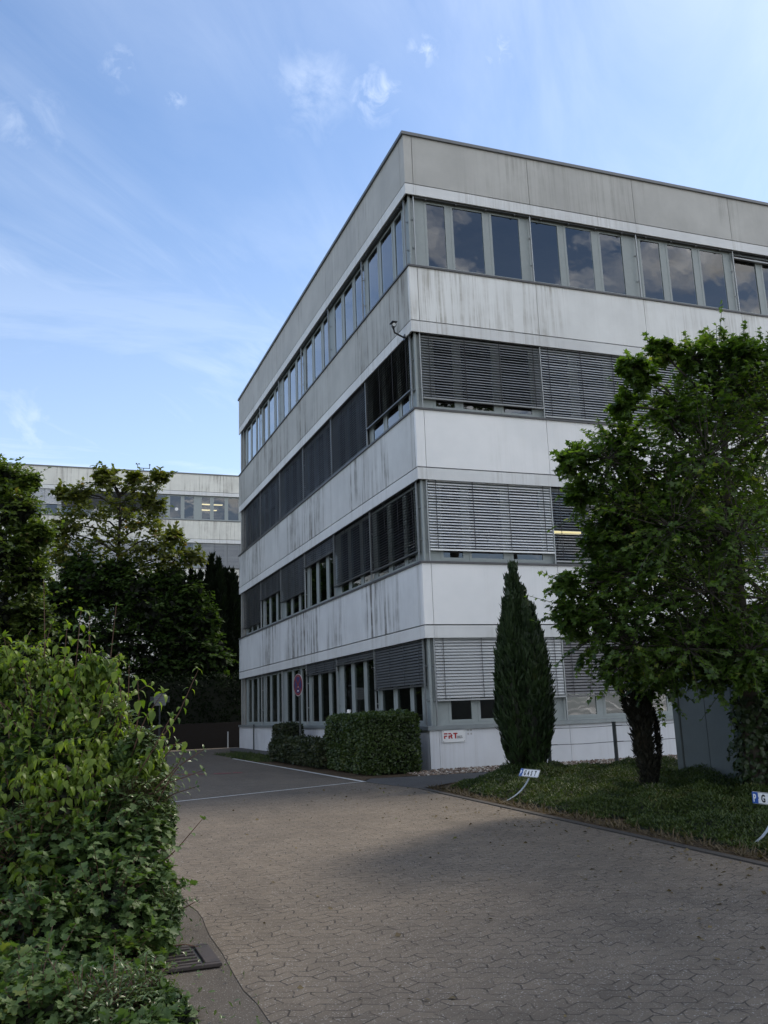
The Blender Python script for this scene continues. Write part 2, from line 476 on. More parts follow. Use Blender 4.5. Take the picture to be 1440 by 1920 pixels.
# security camera on the shaded side
sc = empty('security_camera', (0, .42, 9.72), 'small black security camera on an arm under the top floor windows at the corner', 'camera')
mb = MB(); mb.box(-.02, -.001, .37, .47, 9.67, 9.80); mb.build('wall_plate', M['black'], sc)
mb = MB(); mb.tube([(-.02,.42,9.73),(-.16,.41,9.78),(-.26,.40,9.82),(-.29,.40,9.93)], .022, 8); mb.build('arm', M['black'], sc, smooth=True)
mb = MB(); mb.tube([(-.27,.44,9.99),(-.31,.28,9.96)], [.05,.055], 10); mb.box(-.36,-.23,.26,.46,10.035,10.05); mb.build('camera_body', M['black'], sc)
mb = MB(); mb.tube([(-.311,.279,9.96),(-.314,.268,9.958)], .04, 10); mb.build('lens', M['steel'], sc)

# lit ceiling lamps seen through the glass
def ceiling_lamp(x0, x1, y0, y1, z, label, grp=None):
    o = empty('ceiling_lamp', ((x0+x1)/2, (y0+y1)/2, z), label, 'lamp', grp)
    mb = MB(); mb.box(x0-.02, x1+.02, y0-.02, y1+.02, z+.05, z+.09); mb.build('housing', M['white'], o)
    mb = MB(); mb.box(x0, x1, y0, y1, z, z+.048); mb.build('light_tube', M['lamp'], o)
    return o
ceiling_lamp(4.25, 5.3, 1.85, 2.0, 5.52, 'yellow lit ceiling lamp glowing through the second floor blind of the near building')

# ---------------------------------------------------------------- rear building
rear = empty('rear_office_building', (0, 47, 0), 'stained white office block with flat roof behind the trees at the far end', 'building')
RZ = 15.17-4*H
RX0 = 2.558-8*W
def PB(s, d, z): return (RX0+s, 47+d, z)
EDB = [W*k for k in range(12)]
BB = {(5,2):(.75,50,'slatW'),(5,3):(.6,30,'slatL'),(5,4):(.75,50,'slatW'),(5,5):(.6,50,'slatL'),(5,6):(.55,30,'slatL'),
      (4,4):(.1,34,'slatW'),(4,5):(.5,36,'slatW'),(4,6):(.2,34,'slatW'),(4,8):(.03,45,'slatG'),(4,9):(.03,45,'slatG'),(4,3):(.2,40,'slatW'),(4,2):(.2,40,'slatG')}
facade(rear, PB, EDB, BB, {k:M['rear_panel'] for k in range(1,5)}, 0, EDB[-1]+.02, 5, RZ, {(5,7),(5,8),(4,7)}, detail=False, par_mat=M['rear_panel'], lowest=3, corner=False)
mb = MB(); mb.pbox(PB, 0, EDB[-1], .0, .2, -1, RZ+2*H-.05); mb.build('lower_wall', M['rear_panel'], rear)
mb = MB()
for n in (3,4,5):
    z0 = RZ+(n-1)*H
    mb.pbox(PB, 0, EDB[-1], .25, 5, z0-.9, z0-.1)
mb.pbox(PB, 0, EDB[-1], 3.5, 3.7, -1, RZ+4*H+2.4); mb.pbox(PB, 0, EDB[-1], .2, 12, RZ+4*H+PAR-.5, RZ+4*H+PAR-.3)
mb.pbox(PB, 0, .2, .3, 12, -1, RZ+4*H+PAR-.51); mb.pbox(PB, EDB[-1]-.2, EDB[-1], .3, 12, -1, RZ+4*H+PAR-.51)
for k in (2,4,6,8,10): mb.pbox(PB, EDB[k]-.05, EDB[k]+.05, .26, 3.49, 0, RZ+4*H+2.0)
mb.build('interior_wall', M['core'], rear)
ceiling_lamp(2.75, 4.4, 47.9, 48.05, 16.55, 'upper of two yellow lamps lit inside the far building beside its open window', 'lamps lit in the far office')
ceiling_lamp(3.0, 4.15, 48.9, 49.05, 16.35, 'lower of two yellow lamps lit inside the far building beside its open window', 'lamps lit in the far office')
mb = MB(); mb.tube([(.95,46.975+.18,15.95),(.95,46.98+.18,15.95)], .12, 14); mb.tube([(.95,46.965+.18,15.95),(.95,46.97+.18,15.95)], .05, 10)
tag(mb.build('window_sticker', M['white']), 'round white sticker on a pane of the far building', 'sticker')
w = empty('weather_station', (-1.4, 47.3, RZ+4*H+PAR+.03), 'thin dark weather mast on the roof edge of the far building', 'weather station')
z = RZ+4*H+PAR+.03
mb = MB(); mb.tube([(-1.4,47.3,z),(-1.4,47.3,z+.25)], .03, 6); mb.tube([(-1.85,47.3,z+.25),(-.95,47.3,z+.25)], .025, 6); mb.build('crossbar', M['black'], w)
mb = MB(); mb.tube([(-1.82,47.3,z+.25),(-1.82,47.3,z+.55)], .025, 6); mb.box(-1.95,-1.86,47.27,47.33,z+.5,z+.6); mb.box(-1.78,-1.66,47.27,47.33,z+.52,z+.58); mb.build('wind_vane', M['black'], w)
mb = MB(); mb.tube([(-.98,47.3,z+.25),(-.98,47.3,z+.5)], .03, 6); mb.tube([(-.98,47.3,z+.5),(-.98,47.3,z+.56)], .06, 8); mb.build('sensor', M['black'], w)

# ---------------------------------------------------------------- ground
def pavermat(name, c1, c2, dark, spk=1.0):
    """zigzag interlocking concrete pavers with open joints and pale aggregate specks"""
    m, nt = newmat(name)
    p = nt.pos()
    x, y, z = nt.sep(p)
    wob = nt.noise(p, 2.2, 2, .5)
    xx = nt.math('ADD', x, nt.math('MULTIPLY', wob, .05))
    yy = nt.math('ADD', y, nt.math('MULTIPLY', nt.noise(p, 1.7, 2, .5), .05))
    tri = nt.math('PINGPONG', xx, .10)
    yz = nt.math('ADD', yy, nt.math('MULTIPLY', tri, .55))
    xz = nt.math('ADD', xx, nt.math('MULTIPLY', nt.math('PINGPONG', yy, .07), .35))
    br = nt.node('ShaderNodeTexBrick')
    br.offset = .5; br.squash = 1
    nt.set(br.inputs['Vector'], nt.comb(xz, yz, 0.))
    br.inputs['Scale'].default_value = 1; br.inputs['Brick Width'].default_value = .19; br.inputs['Row Height'].default_value = .105
    br.inputs['Mortar Size'].default_value = .006; br.inputs['Mortar Smooth'].default_value = .25; br.inputs['Bias'].default_value = 0
    br.inputs['Color1'].default_value = (0,0,0,1); br.inputs['Color2'].default_value = (1,1,1,1); br.inputs['Mortar'].default_value = (.5,.5,.5,1)
    mort = br.outputs['Fac']
    per = nt.sep(br.outputs['Color'])[0]
    open_ = nt.mapr(nt.noise(p, 8., 3, .6), .44, .58, .22, 1.)
    joint = nt.math('MULTIPLY', mort, open_)
    big = nt.noise(p, .35, 4, .6); mid = nt.noise(p, 3.0, 5, .65)
    k = nt.math('ADD', nt.math('MULTIPLY', nt.mapr(big,.3,.7), .40), nt.math('ADD', nt.math('MULTIPLY', nt.mapr(mid,.35,.65), .30), nt.math('MULTIPLY', per, .30)))
    col = nt.mix(k, c1, c2)
    grain = nt.noise(p, 140., 3, .7)
    col = nt.mix(nt.mapr(grain, .25, .75, 0, .5), col, tuple(np.array(c1)*.45), 'MIX')
    sp = nt.mapr(nt.noise(p, 85., 2, .5), .62, .69, 0, .7*spk)
    col = nt.mix(sp, col, (.42, .41, .38))
    col = nt.mix(nt.math('MULTIPLY', joint, .92), col, dark)
    spots = nt.mapr(nt.noise(p, .9, 5, .7, .4), .56, .70, 0., .45)      # oil, tyre wear and damp
    wear = nt.mapr(nt.noise(nt.comb(nt.math('MULTIPLY', x, 1.6), nt.math('MULTIPLY', y, .22), 3.), 1., 3, .6), .5, .7, 0., .28)
    col = nt.mix(nt.math('MAXIMUM', spots, wear), col, tuple(np.array(c1)*.55))
    h = nt.math('SUBTRACT', nt.math('MULTIPLY', grain, .25), nt.math('MULTIPLY', joint, 1.0))
    principled(nt, col, .82, 0, .25, h, .6, .012)
    return m

def asphaltmat(name, c, spk=.6):
    m, nt = newmat(name)
    p = nt.pos()
    a = nt.noise(p, 1.2, 5, .65); b = nt.noise(p, 120, 3, .7); s = nt.noise(p, 110, 2, .5)
    c = np.array(c)
    col = nt.mix(nt.mapr(a, .3, .7), tuple(c*.75), tuple(c*1.25))
    col = nt.mix(nt.mapr(b, .3, .7, 0, .6), col, tuple(c*.45))
    col = nt.mix(nt.mapr(s, .63, .70, 0, spk*.8), col, (.36,.35,.33))
    principled(nt, col, .85, 0, .25, b, .5, .008)
    return m

def soilmat(name, c1, c2):
    m, nt = newmat(name)
    p = nt.pos()
    k = nt.math('ADD', nt.math('MULTIPLY', nt.noise(p, 1.1, 5, .7), .5), nt.math('MULTIPLY', nt.noise(p, 26, 4, .7), .5))
    principled(nt, nt.mix(nt.mapr(k, .35, .65), c1, c2), .95, 0, .1, nt.noise(p, 30, 4, .7), .8, .03)
    return m

M['paver'] = pavermat('pavers_tan', (.110, .091, .072), (.214, .176, .134), (.038, .032, .027))
M['paver2'] = pavermat('pavers_grey', (.103, .086, .068), (.188, .156, .12), (.035, .029, .024), .7)
M['asphalt'] = asphaltmat('gutter_asphalt', (.108, .092, .075), .9)
M['path'] = asphaltmat('path_asphalt', (.085, .083, .082), .3)
M['soil'] = soilmat('bed_soil', (.035, .025, .017), (.12, .088, .055))
M['earth'] = soilmat('rough_ground', (.03, .035, .016), (.075, .07, .04))
M['line'] = plain('road_line_paint', (.50, .495, .47), .7, var=.35, scale=14)
M['kerb'] = plain('kerb_concrete', (.042, .037, .032), .85, var=.35, scale=12)

def sheet(name, pts, dz, mat, kind='structure'):
    """a ground sheet over a 2D outline, following the slope of the site"""
    bm = bmesh.new()
    vs = [bm.verts.new((x, y, 0)) for x, y in pts]
    bm.faces.new(vs)
    bmesh.ops.triangulate(bm, faces=bm.faces[:])
    bmesh.ops.bisect_plane(bm, geom=bm.verts[:]+bm.edges[:]+bm.faces[:], plane_co=(0,-2,0), plane_no=(0,1,0))
    for v in bm.verts: v.co.z = gz(v.co.x, v.co.y) + dz
    bmesh.ops.recalc_face_normals(bm, faces=bm.faces)
    if sum(f.normal.z for f in bm.faces) < 0: bmesh.ops.reverse_faces(bm, faces=bm.faces)
    me = bpy.data.meshes.new(name); bm.to_mesh(me); bm.free()
    return tag(link(name, me, mat), kind=kind)

sheet('ground', [(-400,-300),(400,-300),(400,700),(-400,700)], -.03, M['earth'])
EDGE = [(-6.5+.02*math.sin(y*1.6)+.012*math.sin(y*5.7+1)+rng.uniform(-.01,.01), y) for y in np.arange(-4.0,-18.0,-.25)]
sheet('paved_yard', [(-6.5,-40),(-1.75,-40),(-1.75,-3.5),(-2.05,-2.3),(-2.12,-1.86),(-6.5,-3.46)]+EDGE, 0, M['paver'])
sheet('parking_area', [(-6.5,-3.464),(-2.12,-1.864),(-2.2,10.2),(-.3,20.4),(-14,20.4),(-14,-2),(-6.9,-3.6)], -.004, M['paver2'])
sheet('drain_strip', [(-7.9,-40),(-6.3,-40),(-6.3,-3.6),(-7.4,-3.6)], -.004, M['asphalt'])
sheet('footpath', [(-1.745,-3.55),(-2.04,-2.3),(-2.1,-1.85),(-1.75,-1.2),(-.8,-1.35),(30,-1.35),(30,-2.45),(.3,-2.45),(-.7,-2.9),(-1.3,-3.5)], .004, M['path'])
sheet('footpath_by_wall', [(-.9,2.6),(-.02,2.6),(-.02,20.3),(-.9,20.3)], -.008, M['path'])
sheet('planting_bed', [(-1.66,-40),(30,-40),(30,-2.46),(.3,-2.46),(-.7,-2.92),(-1.28,-3.52),(-1.66,-3.6)], .008, M['soil'])
sheet('hedge_bed', [(-2.14,-1.75),(-1.75,-1.15),(-.4,-1.2),(-.4,2.58),(-.92,2.6),(-.92,14),(-2.14,10.1)], .0, M['soil'])
sheet('parking_line', [(-2.22,10.05),(-2.14,10.05),(-2.06,-1.86),(-2.15,-1.86)], .006, M['line'])
sheet('bay_line', [(-2.1,-1.83),(-2.13,-1.90),(-5.75,-3.215),(-6.4,-3.44),(-6.42,-3.38),(-5.72,-3.135)], .008, M['line'])
sheet('far_bay_line', [(-6.5,8.9),(-6.4,8.9),(-5.55,7.3),(-5.65,7.3)], .004, M['line'])
mr = plain('red_marking_paint', (.22, .05, .055), .8, var=.4, scale=30)
for a, b, y in ((-4.75,-4.35,3.45),(-4.3,-4.1,3.2),(-3.98,-3.6,3.0),(-3.55,-3.35,2.95)):
    sheet('red_marking', [(a,y),(b,y-.1),(b+.03,y+.1),(a+.05,y+.22)], .003, mr)
mb = MB()
for y0, y1 in ((-40,-11),(-11,-9.2),(-9.19,-7.3),(-7.29,-5.4),(-5.39,-3.6)):
    z0, z1 = gz(0,y0), gz(0,y1)
    mb.hexa([(-1.755,y0,z0-.2),(-1.665,y0,z0-.2),(-1.665,y1,z1-.2),(-1.755,y1,z1-.2),(-1.755,y0,z0+.014),(-1.665,y0,z0+.014),(-1.665,y1,z1+.014),(-1.755,y1,z1+.014)])
tag(mb.build('kerb', M['kerb'], None), kind='structure')

# drain grate beside the seam
dg = empty('drain_grate', (-6.802, -12.0, gz(0,-12)), 'rusty brown slotted drain grate in the asphalt strip by the bush', 'drain')
rust = plain('cast_iron', (.055, .045, .042), .7, .3, var=.3, scale=20)
zg = gz(0,-12)
mb = MB()
mb.box(-7.036,-6.568,-12.26,-11.74,zg+.001,zg+.004); mb.build('dark_pit_plate', M['dark'], dg)  # flat dark plate under the bars, standing in for the unlit pit
mb = MB(); e = .045
mb.box(-7.045,-6.559,-12.27,-12.27+e,zg,zg+.018); mb.box(-7.045,-6.559,-11.73-e,-11.73,zg,zg+.018)
mb.box(-7.045,-7.045+e,-12.22,-11.78,zg,zg+.018); mb.box(-6.559-.09,-6.559,-12.22,-11.78,zg,zg+.018)
mb.build('frame', rust, dg, bevel=.003)
mb = MB()
for k in range(6):
    y = -12.2+.075*k; mb.box(-7.000,-6.671,y,y+.04,zg+.002,zg+.016)
mb.build('bars', rust, dg, bevel=.003)

# gravel strip along the facade
def stones(name, n, area, size, mats):
    base = np.array([(1,0,0),(-1,0,0),(0,1,0),(0,-1,0),(0,0,1),(0,0,-1)], float)
    fa = np.array([(0,2,4),(2,1,4),(1,3,4),(3,0,4),(2,0,5),(1,2,5),(3,1,5),(0,3,5)])
    P = np.column_stack([rng.uniform(area[0],area[1],n), rng.uniform(area[2],area[3],n), np.zeros(n)])
    P[:,2] = [gz(a,b) for a,b,_ in P]
    sz = rng.uniform(size[0], size[1], n)[:,None,None]*rng.uniform(.6,1.2,(n,6,1))
    q = rng.uniform(0, 2*np.pi, n); c, s = np.cos(q)[:,None], np.sin(q)[:,None]
    b = base[None]*sz*np.array([1.2,.9,.6])
    v = np.stack([b[:,:,0]*c-b[:,:,1]*s, b[:,:,0]*s+b[:,:,1]*c, b[:,:,2]], 2) + P[:,None,:]
    v[:,:,2] += rng.uniform(-.01,.02,n)[:,None]
    return rawmesh(name, v.reshape(-1,3), (fa[None]+6*np.arange(n)[:,None,None]).reshape(-1,3), mats)

def rawmesh(name, V, T, mat, parent=None, smooth=False):
    me = bpy.data.meshes.new(name)
    T = np.asarray(T); k = T.shape[1]
    me.vertices.add(len(V)); me.vertices.foreach_set("co", np.asarray(V, np.float32).ravel())
    me.loops.add(T.size); me.loops.foreach_set("vertex_index", T.astype(np.int32).ravel())
    me.polygons.add(len(T)); me.polygons.foreach_set("loop_start", np.arange(0, T.size, k, dtype=np.int32))
    me.polygons.foreach_set("loop_total", np.full(len(T), k, np.int32))
    if smooth: me.polygons.foreach_set("use_smooth", np.ones(len(T), bool))
    me.update(calc_edges=True); me.validate()
    return link(name, me, mat, parent)

m_, nt_ = newmat('pebbles')
g_ = nt_.n.new('ShaderNodeNewGeometry')
principled(nt_, nt_.ramp(g_.outputs['Random Per Island'], [(0,(.06,.04,.03)),(.35,(.16,.11,.08)),(.7,(.26,.21,.17)),(.9,(.42,.38,.33)),(1,(.62,.60,.55))]), .8)
M['pebble'] = m_
tag(stones('gravel', 6500, (-.75, 7.5, -1.36, -.02), (.018, .042), M['pebble']), 'brown and white pebbles in a strip along the foot of the white wall', 'gravel', kind='stuff')

# ---------------------------------------------------------------- foliage tools
def unit(a): return a/(np.linalg.norm(a, axis=-1, keepdims=True)+1e-9)

def t_fan(outline, fold=.12, droop=.15):
    """leaf template: fan about the midrib"""
    pts = [(0., .0, 0.)] + [(x, y, fold*abs(x)-droop*y*y) for x, y in outline]
    n = len(outline)
    mid = (0., .45, -droop*.2)
    V = [mid] + [(x, y, fold*abs(x)-droop*y*y) for x, y in outline]
    T = [(0, 1+i, 1+(i+1) % n) for i in range(n)]
    return np.array(V), np.array(T)
MAPLE = t_fan([(0,0),(.18,.12),(.48,.08),(.34,.30),(.62,.52),(.28,.56),(.16,.70),(0,1.05),(-.16,.70),(-.28,.56),(-.62,.52),(-.34,.30),(-.48,.08),(-.18,.12)], .18, .18)
LOBED = t_fan([(0,0),(.22,.05),(.46,.22),(.34,.36),(.50,.62),(.24,.66),(.16,.92),(0,1.0),(-.16,.92),(-.24,.66),(-.50,.62),(-.34,.36),(-.46,.22),(-.22,.05)], .22, .25)
def t_oval(w, fold, droop):
    ys = [0, .25, .55, .8, 1.0]; ws = [0.02, .8, 1., .6, 0.01]
    V = []; T = []
    for y, q in zip(ys, ws):
        z = -droop*y*y
        V += [(-w*q, y*(1-.25*droop*y), z+fold*q*w), (0, y*(1-.25*droop*y), z), (w*q, y*(1-.25*droop*y), z+fold*q*w)]
    for i in range(4):
        a = 3*i
        for b in (0, 1):
            T += [(a+b, a+b+1, a+b+4), (a+b, a+b+4, a+b+3)]
    return np.array(V), np.array(T)
OVAL = t_oval(.29, .35, .75)
NARROW = t_oval(.17, .4, .2)
QUADL = (np.array([(0,0,0),(.34,.45,.05),(0,1,-.12),(-.34,.45,.05)]), np.array([(0,1,2),(0,2,3)]))
BLADE = (np.array([(-.07,0,0),(.07,0,0),(.05,.55,.05),(-.05,.55,.05),(0,1,.0)]), np.array([(0,1,2),(0,2,3),(3,2,4)]))

def leaves(name, P, D, N, size, tpl, mat, parent=None):
    V, T = tpl
    P, D, N = np.asarray(P), unit(np.asarray(D)), np.asarray(N)
    S = unit(np.cross(D, N)); N = np.cross(S, D)
    n = len(P); k = len(V)
    sz = np.asarray(size).reshape(-1,1,1)*np.ones((n,1,1))
    v = P[:,None,:] + sz*(V[None,:,0:1]*S[:,None,:] + V[None,:,1:2]*D[:,None,:] + V[None,:,2:3]*N[:,None,:])
    return rawmesh(name, v.reshape(-1,3), (T[None]+k*np.arange(n)[:,None,None]).reshape(-1,3), mat, parent)

def rdir(n, up=0., flat=1.):
    d = rng.normal(size=(n,3)); d[:,2] = d[:,2]*flat+up
    return unit(d)

def sprays(lobes, per, nl, spread=(.25,1.12), leaf_gap=.0, up=.15, wild=.0, flat=.8):
    """twigs growing out of each lobe; returns leaf positions, directions, normals and the twig polylines"""
    P=[];D=[];N=[];TW=[]
    for L in lobes:
        c = np.array(L[0], float); r = np.array(L[1] if hasattr(L[1],'__len__') else (L[1],)*3, float)
        n = int(per*(L[2] if len(L) > 2 else 1))
        d = rdir(n, up, flat)
        for i in range(n):
            a = c + d[i]*r*rng.uniform(.0,.45)
            e = rng.uniform(.72, spread[1])
            if rng.uniform() < wild: e *= rng.uniform(1.25, 1.8)
            b = c + d[i]*r*e + rng.normal(size=3)*.06*r
            sag = np.array([0,0,-.06*np.mean(r)])
            mid = (a+b)/2 - sag + rng.normal(size=3)*.05*r
            ts = np.linspace(.25,1,nl)
            q = ((1-ts)**2)[:,None]*a + (2*ts*(1-ts))[:,None]*mid + (ts**2)[:,None]*b
            td = unit(b-a)
            side = unit(np.cross(td, [0,0,1.])+rng.normal(size=3)*.25)
            sg = np.where(np.arange(nl)%2==0, 1, -1)[:,None]
            ld = unit(td*.55 + side*sg*.9 + rng.normal(size=(nl,3))*.35 + np.array([0,0,-.12]))
            ln = unit(np.array([0,0,1.])+d[i]*.35+rng.normal(size=(nl,3))*.35)
            P.append(q); D.append(ld); N.append(ln); TW.append((a, mid, b))
    return np.concatenate(P), np.concatenate(D), np.concatenate(N), TW

def twigs(mb, TW, r0, r1, k=3):
    for a, m_, b in TW:
        q = [a, .25*a+.5*m_+.25*b, b]
        mb.tube(q, [r0, (r0+r1)/2, r1], k, cap=False)

def limbs(mb, base, tips, r0, r1, fork=.45, k=5):
    base = np.array(base, float)
    for t in tips:
        t = np.array(t, float)
        m1 = base + (t-base)*.35 + np.array([0,0,.12*np.linalg.norm(t-base)])
        m2 = base + (t-base)*.7 + np.array([0,0,.10*np.linalg.norm(t-base)]) + rng.normal(size=3)*.05*np.linalg.norm(t-base)
        mb.tube([base, m1, m2, t], [r0, r0*.75, r0*.5, r1], k, cap=False)

M['bark'] = plain('grey_bark', (.075, .062, .05), .9, var=.35, scale=14, bstr=.6)
M['bark2'] = plain('dark_bark', (.04, .034, .028), .9, var=.35, scale=14, bstr=.6)
M['twig'] = plain('reddish_twig', (.10, .052, .036), .7, var=.3)
M['inner'] = leafmat('inner_foliage', (.004,.006,.003), (.010,.014,.005), trans=.0, rough=.8)  # near black: the shade deep inside plants is put into the colour
M['maple'] = leafmat('maple_leaves', (.026,.058,.013), (.082,.138,.028), (.19,.22,.05), .5, .42, (1.7,1.8,.6))
M['dogwood'] = leafmat('dogwood_leaves', (.048,.098,.016), (.15,.212,.034), (.23,.26,.06), .48, .46, (1.6,1.7,.6), .35)
M['fieldm'] = leafmat('field_maple_leaves', (.022,.054,.017), (.080,.130,.038), (.15,.18,.045), .34, .55, (1.5,1.7,.6))
M['privet'] = leafmat('privet_leaves', (.035,.068,.024), (.10,.145,.055), (.19,.22,.11), .24, .3, (1.5,1.6,.7), .4)
M['hedge'] = leafmat('hedge_leaves', (.016,.032,.009), (.046,.074,.017), (.09,.115,.035), .22, .42)
M['lowhedge'] = leafmat('low_hedge_leaves', (.012,.021,.008), (.032,.044,.015), (.055,.05,.026), .18, .5)
M['conifer'] = leafmat('cypress_sprays', (.008,.020,.007), (.022,.044,.012), (.042,.058,.02), .12, .6)
M['yew'] = leafmat('dry_conifer_sprays', (.005,.006,.004), (.015,.015,.009), (.03,.024,.014), .06, .7)
M['cover'] = leafmat('ground_cover_shoots', (.015,.032,.008), (.050,.076,.015), (.10,.10,.035), .22, .55)
M['treeA'] = leafmat('mid_green_leaves', (.036,.066,.015), (.098,.14,.028), (.15,.125,.04), .42, .5)
M['treeB'] = leafmat('bronze_green_leaves', (.042,.060,.016), (.115,.130,.030), (.19,.115,.045), .45, .5)
M['treeC'] = leafmat('dark_green_leaves', (.019,.042,.011), (.055,.092,.022), None, .34, .65, None, .12)
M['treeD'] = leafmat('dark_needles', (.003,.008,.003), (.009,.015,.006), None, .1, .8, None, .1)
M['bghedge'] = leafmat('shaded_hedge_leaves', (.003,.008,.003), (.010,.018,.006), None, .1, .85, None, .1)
M['ivy'] = leafmat('ivy_leaves', (.014,.030,.010), (.038,.06,.02), None, .2, .4)
M['straw'] = leafmat('dry_straw', (.05,.038,.022), (.12,.092,.052), None, .2, .8)

n = 420
P = np.column_stack([np.where(rng.uniform(size=n) < .6, -1.8-np.abs(rng.normal(size=n))*.8, rng.uniform(-6.4,-1.8,n)), rng.uniform(-14,-2.6,n), np.zeros(n)]); P[:,2] = .019*(P[:,1]+2)+.008
M['litter'] = leafmat('fallen_leaves', (.05,.035,.018), (.13,.10,.05), (.10,.13,.03), .1, .8)
tag(leaves('leaf_litter', P, rdir(n,0,.1), rdir(n,2.), rng.uniform(.02,.055,n), QUADL, M['litter']), 'few small fallen leaves scattered over the pavers near the kerb', 'leaf litter', kind='stuff')

# ---------------------------------------------------------------- maple on the right
def maple_tree(name, off, label, lobes, trunk, group, per=64, nl=15):
    off = np.array(off)
    root = empty(name, tuple(np.array(trunk[0])+off), label, 'tree', group)
    mb = MB(); tp = [np.array(p)+off for p in trunk]
    mb.tube(tp, [.17,.145,.13,.10,.06,.03][:len(tp)], 10)
    mb.build('trunk', M['bark'], root, smooth=True)
    ls = [(np.array(c)+off, r) if np.isscalar(r) or len(np.shape(r)) else (c, r) for c, r in lobes]
    P, D, N, TW = sprays(ls, per, nl, (.2,1.38), up=.18, flat=.82, wild=.14)
    mb = MB()
    for c, r in ls:
        zt = min(max(c[2]-.45*abs(c[0]-tp[0][0])-.3, tp[2][2]+.15), tp[-1][2]-.2)
        b = np.array([np.interp(zt, [q[2] for q in tp], [q[i] for q in tp]) for i in range(3)])
        limbs(mb, b, [c], .028, .009)
    twigs(mb, TW, .008, .003)
    mb.build('branches', M['bark2'], root)
    leaves('crown', P, D, N, rng.uniform(.045,.088,len(P)), MAPLE, M['maple'], root)
    return root

def L(u, v, t, rpx, sq=(1,1,1)):
    return (at(u, v, t), rpx*t/F*np.array(sq))
T0 = 12.4
lob = [L(1345,735,12.6,95), L(1300,670,12.4,42), L(1352,660,12.8,42), L(1420,720,12.7,75), L(1455,800,12.0,110), L(1400,840,13.1,120),
  L(1205,712,12.0,26), L(1262,775,12.2,50), L(1325,860,11.7,120), L(1225,880,12.3,95), L(1140,860,12.0,62), L(1075,866,11.9,30), L(1165,930,12.4,75),
  L(1265,990,11.5,120), L(1380,1000,11.4,130), L(1480,960,12.4,130), L(1200,1010,12.0,80), L(1150,1050,12.6,60), L(1330,1110,11.3,120),
  L(1220,1120,11.8,100), L(1130,1130,12.1,70), L(1075,1150,12.0,42), L(1110,1200,12.3,60), L(1190,1210,11.6,85), L(1290,1215,11.3,85),
  L(1440,1120,11.6,130), L(1405,1220,11.2,70), L(1500,1230,12.0,100), L(1340,1265,11.4,40), L(1230,1270,12.3,45), L(1280,1010,13.4,120), L(1420,930,13.8,120),
  L(1350,1150,13.2,110), L(1185,690,11.8,24), L(1390,665,12.2,30), L(1440,680,12.6,60), L(1120,1010,12.3,30), L(1560,900,12.6,130), L(1570,1080,12.2,130),
  L(1170,760,12.0,26), L(1240,660,12.3,22), L(1165,830,12.3,45), L(1195,950,12.0,60), L(1150,985,12.3,45), L(1185,1075,11.9,60), L(1130,1075,12.3,40), L(1290,900,11.9,80), L(1390,760,12.4,80), L(1160,1165,11.7,70), L(1250,1240,11.6,60), L(1330,1230,11.7,60), L(1160,1255,12.0,40), L(1390,1270,11.2,36), L(1300,1060,12.6,110), L(1400,1080,12.8,110), L(1360,920,12.6,110), L(1290,820,12.8,90), L(1240,960,12.9,80), L(1380,1180,12.5,90), L(1060,1095,11.9,20), L(1090,930,12.1,26), L(1455,1290,11.6,40)]
SHADE = []  # unseen trees added to shade the near pavers
trunk0 = [at(1424,1535,12.3), at(1414,1400,12.3), at(1402,1280,12.3), at(1385,1130,12.3), at(1365,930,12.4), at(1350,720,12.6)]
maple_tree('maple_tree', (0,0,0), 'broad leafy maple with ivy on its trunk in front of the grey metal shed', lob, trunk0, None)
for (x, y, zc, hv, lab) in ((5.6, -10.2, 12., 4.6, 'unseen tall slim tree added beside the right kerb to shade the near pavers'), (7.1, -8.4, 12.9, 2.0, 'unseen high crowned tree added behind the grey metal shed to shade the near pavers')):
    lb = []
    for k in range(36):
        d = rdir(1)[0]; lb.append((np.array([x, y, zc])+d*np.array([1.5, 1.5, hv])*rng.uniform(.5,1), np.array([1,1,.9])*rng.uniform(.7,1.0)))
    SHADE.append((lab, lb, (x, y, gz(0, y)-.1)))
tb = trunk0[0]
iv = []
root = empty('ivy', tuple(tb), 'dark ivy climbing the lower trunk of the leafy maple', 'ivy')
n = 1500
tt = rng.uniform(0, 1, n)**1.2
axis = np.array([[np.interp(q*1.25, [0, .62, 1.4], [trunk0[j][i] for j in (0,1,2)]) for i in range(3)] for q in tt])
ang = rng.uniform(0, 2*np.pi, n); rr = .17+rng.uniform(0,.17,n)*(1-tt*.75)*(1+.6*np.sin(tt*17))
out = np.column_stack([np.cos(ang), np.sin(ang), np.zeros(n)])
leaves('foliage', axis+out*rr[:,None], out*.3+rng.normal(size=(n,3))*.4+np.array([0,0,-.6]), out+rng.normal(size=(n,3))*.3+np.array([0,0,.4]), rng.uniform(.05,.09,n), LOBED, M['ivy'], root)
mb = MB()
for k in range(7):
    a = k*.9; mb.tube([np.array([np.interp(q*1.25,[0,.62,1.4],[trunk0[j][i] for j in (0,1,2)]) for i in range(3)])+.165*np.array([math.cos(a+q*2),math.sin(a+q*2),0]) for q in np.linspace(0,1,6)], .01, 4)
mb.build('stems', M['bark2'], root)

